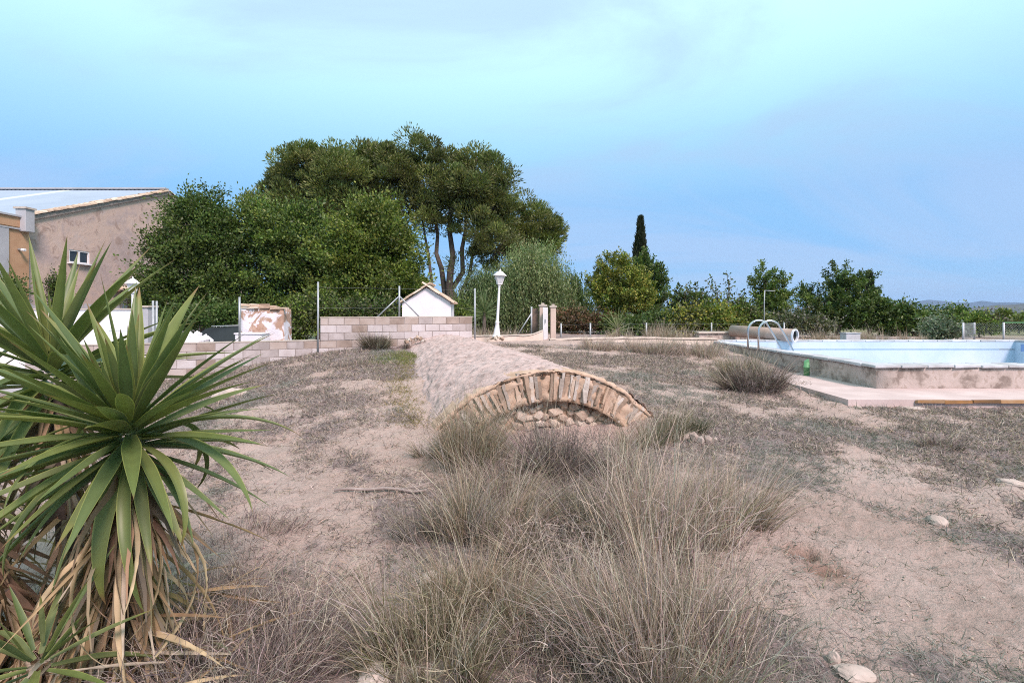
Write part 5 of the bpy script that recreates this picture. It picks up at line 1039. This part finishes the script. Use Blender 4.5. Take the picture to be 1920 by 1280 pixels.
for a_ in (('whitish stone with a dark spot on the bare soil', 1757, 978, .06), ('flat pale stone near the right edge', 1897, 914, .065, (1.6, 1, .5)), ('cream stone cut by the bottom edge left of the olive tuft', 700, 1276, .07), ('flat pinkish stone at the bottom edge right of the tufts', 1602, 1268, .05, (1.5, 1, .5)), ('narrow pale stone standing by the bottom right tuft', 1564, 1240, .035, (.7, .7, 1.3)), ('big tan rock on the left slope', 432, 742, .20, (1.3, 1, .7)), ('dusty pink stone beside the bottom centre tuft', 803, 1078, .05), ('small white stone beside the yellow straw tuft', 845, 1066, .035, (.8, .8, 1.2)), ('grey stone half hidden left of the bottom tuft', 722, 1215, .045), ('broken pale slab under the terrace edge', 1712, 768, .11, (2.0, .8, .3)), ('small tan stone under the terrace corner', 1608, 764, .07, (1.8, .8, .3))): rock(*a_)
def stick(label, pts, r):
    P = [ground_px(*p) + np.array((0, 0, r + .012 + random.uniform(0, .01))) for p in pts]; c = P[0]; root = empty('stick', tuple(c), label, 'stick'); tube_obj('branch', [tuple(p - c) for p in P], [r * (.6 + .4 * math.sin(math.pi * (k + .6) / (len(P) + .2))) for k in range(len(P))], M_wood, root, 7); return root, c, P
rt, c, P = stick('grey fallen stick lying across the left path', [(626, 924), (650, 922), (690, 919), (720, 919), (745, 922), (775, 927), (800, 926)], .014)
tube_obj('twig', [tuple(P[4] - c), tuple(P[5] - c + np.array((0, .02, .03))), tuple(P[6] - c + np.array((.02, .03, .05)))], .007, M_wood, rt, 6)
stick('shorter grey stick half buried in the middle weeds', [(936, 971), (965, 972), (992, 976)], .011)

# ------------------------------------------------------------------ big yucca in the left foreground
def yucca_leaf(L, Wd, bend, dry=False, seed=0):
    n = 18; rows = []; cols = []; p = np.zeros(3); ang = 0.0; rs_ = np.random.default_rng(seed)
    for i in range(n + 1):
        t = i / n; w_ = Wd * (.55 + .45 * min(1, t / .35)) * (1 - max(0, (t - .35) / .65) ** 1.6) + .0006; w_ *= (.75 if dry else 1); fold = .30 * w_ * (1 - .3 * t)
        dz, dy = math.sin(ang), math.cos(ang); nrm = np.array((0, -dz, dy)); tw = (.5 * t * (rs_.random() - .5)) if dry else 0
        for k in (-1, -.86, 0, .86, 1): rows.append(p + np.array((k * w_ / 2, 0, 0)) + nrm * (abs(k) * fold + k * w_ * tw))
        if dry:
            b0 = np.array(((.40, .29, .17), (.52, .41, .26), (.28, .19, .115), (.50, .43, .34))[seed % 4]) * (.8 + .4 * rs_.random()); cols += [b0] * 5
        else:
            g = np.array(((.125, .165, .055), (.155, .19, .062), (.10, .145, .06), (.14, .17, .075))[seed % 4]) * (.9 + .2 * rs_.random()); g = g * (1 - .25 * t) + np.array((.15, .19, .045)) * .25 * t; e = np.array((.30, .34, .10))
            tipb = (.97, .94, .985, .90)[seed % 4]
            if t > tipb: g = e = np.array((.26, .17, .08)) * (1.2 if t < .93 else .8)
            elif t > tipb - .08 and seed % 2: g = g * .6 + np.array((.09, .08, .02))
            cols += [e, g, g * 1.12, g, e]
        p = p + np.array((0, dy, dz)) * L / n; ang -= bend / n * (.4 + 1.3 * t)
    V = np.array(rows); Q = []
    for i in range(n):
        for k in range(4): Q.append((i * 5 + k, i * 5 + k + 1, i * 5 + 6 + k, i * 5 + 5 + k))
    return np_mesh('dry_leaf' if dry else 'leaf', V, np.array(Q), mat=M_dry if dry else M_yucca, tint=np.array(cols), smooth=True)
LV = {}
for bi, b in enumerate((.02, .12, .3, .75, 1.5)): LV[bi] = [yucca_leaf(1.0, (.080 + .011 * k), b * (1 + .3 * k), False, bi * 10 + k) for k in range(4)]
DV = [yucca_leaf(1.0, .06 + .012 * (k % 3), (.2, .8, 1.6)[k % 3], True, k) for k in range(8)]
def put_leaf(me, name, root, p, d, L, twist=0.0, wscale=1.0):
    d = Vector(d).normalized(); up = Vector((0, 0, 1)); nr = (up - d * up.dot(d))
    if nr.length < .05: nr = Vector((random.uniform(-1, 1), random.uniform(-1, 1), 0)); nr = nr - d * nr.dot(d)
    nr.normalize(); sd_ = d.cross(nr); Mx = Matrix((sd_, d, nr)).transposed().to_4x4() @ Matrix.Rotation(twist, 4, 'Y') @ Matrix.Diagonal((L * wscale, L, L, 1)); o = obj(name, me, root); Mx.translation = Vector(p); o.matrix_local = Mx; return o
def rosette(root, c, axis, n, L, th0=6, th1=128, stem=.26, skip=None, ph=0.0):
    A_ = Vector(axis).normalized(); u = A_.orthogonal().normalized(); v = A_.cross(u)
    for i in range(n):
        t = i / (n - 1); th = math.radians(th0 + (th1 - th0) * t ** .9 + random.uniform(-11, 11)); ph_ = ph + i * 2.39996 + random.uniform(-.3, .3)
        rd = u * math.cos(ph_) + v * math.sin(ph_); d = A_ * math.cos(th) + rd * math.sin(th); p = Vector(c) + A_ * (.06 - stem * t) + rd * .035
        bi = 0 if th < .7 else (1 if th < 1.25 else random.choice((1, 1, 2, 2, 3)) if th < 1.9 else random.choice((1, 2, 2))); 
        if .9 < th < 1.9 and random.random() < .10: bi = 4
        ln = L * (.45 + .55 * min(1, t / .22)) * random.uniform(.72, 1.08)
        put_leaf(random.choice(LV[bi]), 'leaf', root, p, d, ln, random.uniform(-.25, .25), random.uniform(.85, 1.1))
YU = (wx(215, 2.45), 2.45); yz = hgt(*YU); yuc = empty('yucca', (YU[0], YU[1], yz), 'large green yucca with dead leaf skirt in the left foreground', 'plant')
def yl(px, py, Y): return tuple(P3(px, py, Y) - np.array((YU[0], YU[1], yz)))
c1, c2, c4, c5 = yl(237, 785, 2.30), yl(95, 672, 2.75), yl(-110, 870, 2.3), yl(-130, 760, 2.7)
rosette(yuc, c1, (.10, -.42, .9), 122, .71, th0=3, th1=116, ph=.4); rosette(yuc, c2, (-.05, -.05, 1), 66, .86, th1=110, ph=1.1); rosette(yuc, c4, (-.35, -.1, .9), 40, .60, th1=105, ph=2.0); rosette(yuc, c5, (-.2, .1, 1), 46, .70, ph=.2)
for c_, r_ in ((c1, .06), (c2, .06), (c4, .05), (c5, .05)): tube_obj('stem', [(c_[0] * .8, c_[1] * .8 + .08, -.3), (c_[0] * .85, c_[1] * .85 + .06, c_[2] * .4), (c_[0] * .95, c_[1] * .95 + .04, c_[2] - .35), (c_[0], c_[1] + .03, c_[2] - .14)], [r_ * 1.2, r_ * 1.0, r_ * .8, r_ * .6], M_bark, yuc, 9)
for i in range(190):
    cc = Vector(random.choice((c1, c1, c1, c2, c4, c4, c5))); t = random.random(); a = random.uniform(0, 6.283); p = Vector((cc.x * (1 - t * .6), cc.y * (1 - t * .6), cc.z * (1 - .8 * t) - .26)); 
    if p.z < .12: p.z = .12
    d = Vector((math.cos(a), math.sin(a), random.uniform(-2.2, -.3))); put_leaf(random.choice(DV), 'dry_leaf', yuc, p + Vector((math.cos(a), math.sin(a), 0)) * .05, d, random.uniform(.42, .72), random.uniform(-.9, .9), random.uniform(.6, .95))
for i in range(110):                                                  # fallen dead leaves heaped round the stems
    a = random.uniform(0, 6.283); r_ = .62 * math.sqrt(random.random()); p = Vector((r_ * math.cos(a) + .02, r_ * math.sin(a) - .12, 0)); p.z = hgt(YU[0] + p.x, YU[1] + p.y) - yz + random.uniform(.03, .42) * (1 - r_ / .9)
    b = random.uniform(0, 6.283); put_leaf(random.choice(DV), 'dry_leaf', yuc, p, Vector((math.cos(b), math.sin(b), random.uniform(-.25, .45))), random.uniform(.3, .6), random.uniform(-1.5, 1.5), random.uniform(.6, .95))
sk_ = []
for i in range(620):                                                  # dense thatch of old leaves hugging the stems
    cc = np.array((c1, c1, c2, c4, c5)[i % 5]); t = RNG.random(); a = RNG.random() * 6.283; p = cc * np.array((1 - t * .6, 1 - t * .6, 1 - .85 * t)) + np.array((math.cos(a) * .05, math.sin(a) * .05, -.16)); p[2] = max(p[2], .08)
    sk_.append((p, (math.cos(a), math.sin(a), -2.4 + 2.0 * RNG.random())))
P_ = np.array([q[0] for q in sk_]); D_ = np.array([q[1] for q in sk_]); V, Q, T = blades(P_, D_, .25 + .3 * RNG.random(len(P_)), .03 + .02 * RNG.random(len(P_)), palette(len(P_), [(.30, .21, .13), (.40, .30, .19), (.20, .14, .09), (.24, .20, .15)], .25), .5, 4, .12)
obj('leaf_thatch', np_mesh('leaf_thatch', V, Q, mat=M_dry, tint=T), yuc)['kind'] = 'stuff'
p0 = ground_px(-20, 1290); Yq = 1.95; y2 = empty('yucca', (wx(72, Yq), Yq, hgt(wx(72, Yq), Yq)), 'small broad leaved yucca sprouting at the bottom left corner', 'plant'); c3 = P3(72, 1245, Yq) - np.array(y2.location)
rosette(y2, tuple(c3), (.05, -.12, 1), 20, .44, th0=10, th1=112, stem=.10, ph=.9); tube_obj('stem', [(0, 0, -.1), (c3[0] * .7, c3[1] * .7, c3[2] * .6), tuple(c3 - np.array((0, 0, .09)))], [.04, .03, .02], M_bark, y2, 8)
for i in range(26):                                                   # its own dead leaves hide the short stem
    a = random.uniform(0, 6.283); put_leaf(random.choice(DV), 'dry_leaf', y2, Vector(tuple(c3)) * random.uniform(.35, .9) + Vector((math.cos(a), math.sin(a), 0)) * .03, Vector((math.cos(a), math.sin(a), random.uniform(-1.6, -.3))), random.uniform(.25, .4), random.uniform(-.9, .9), .7)
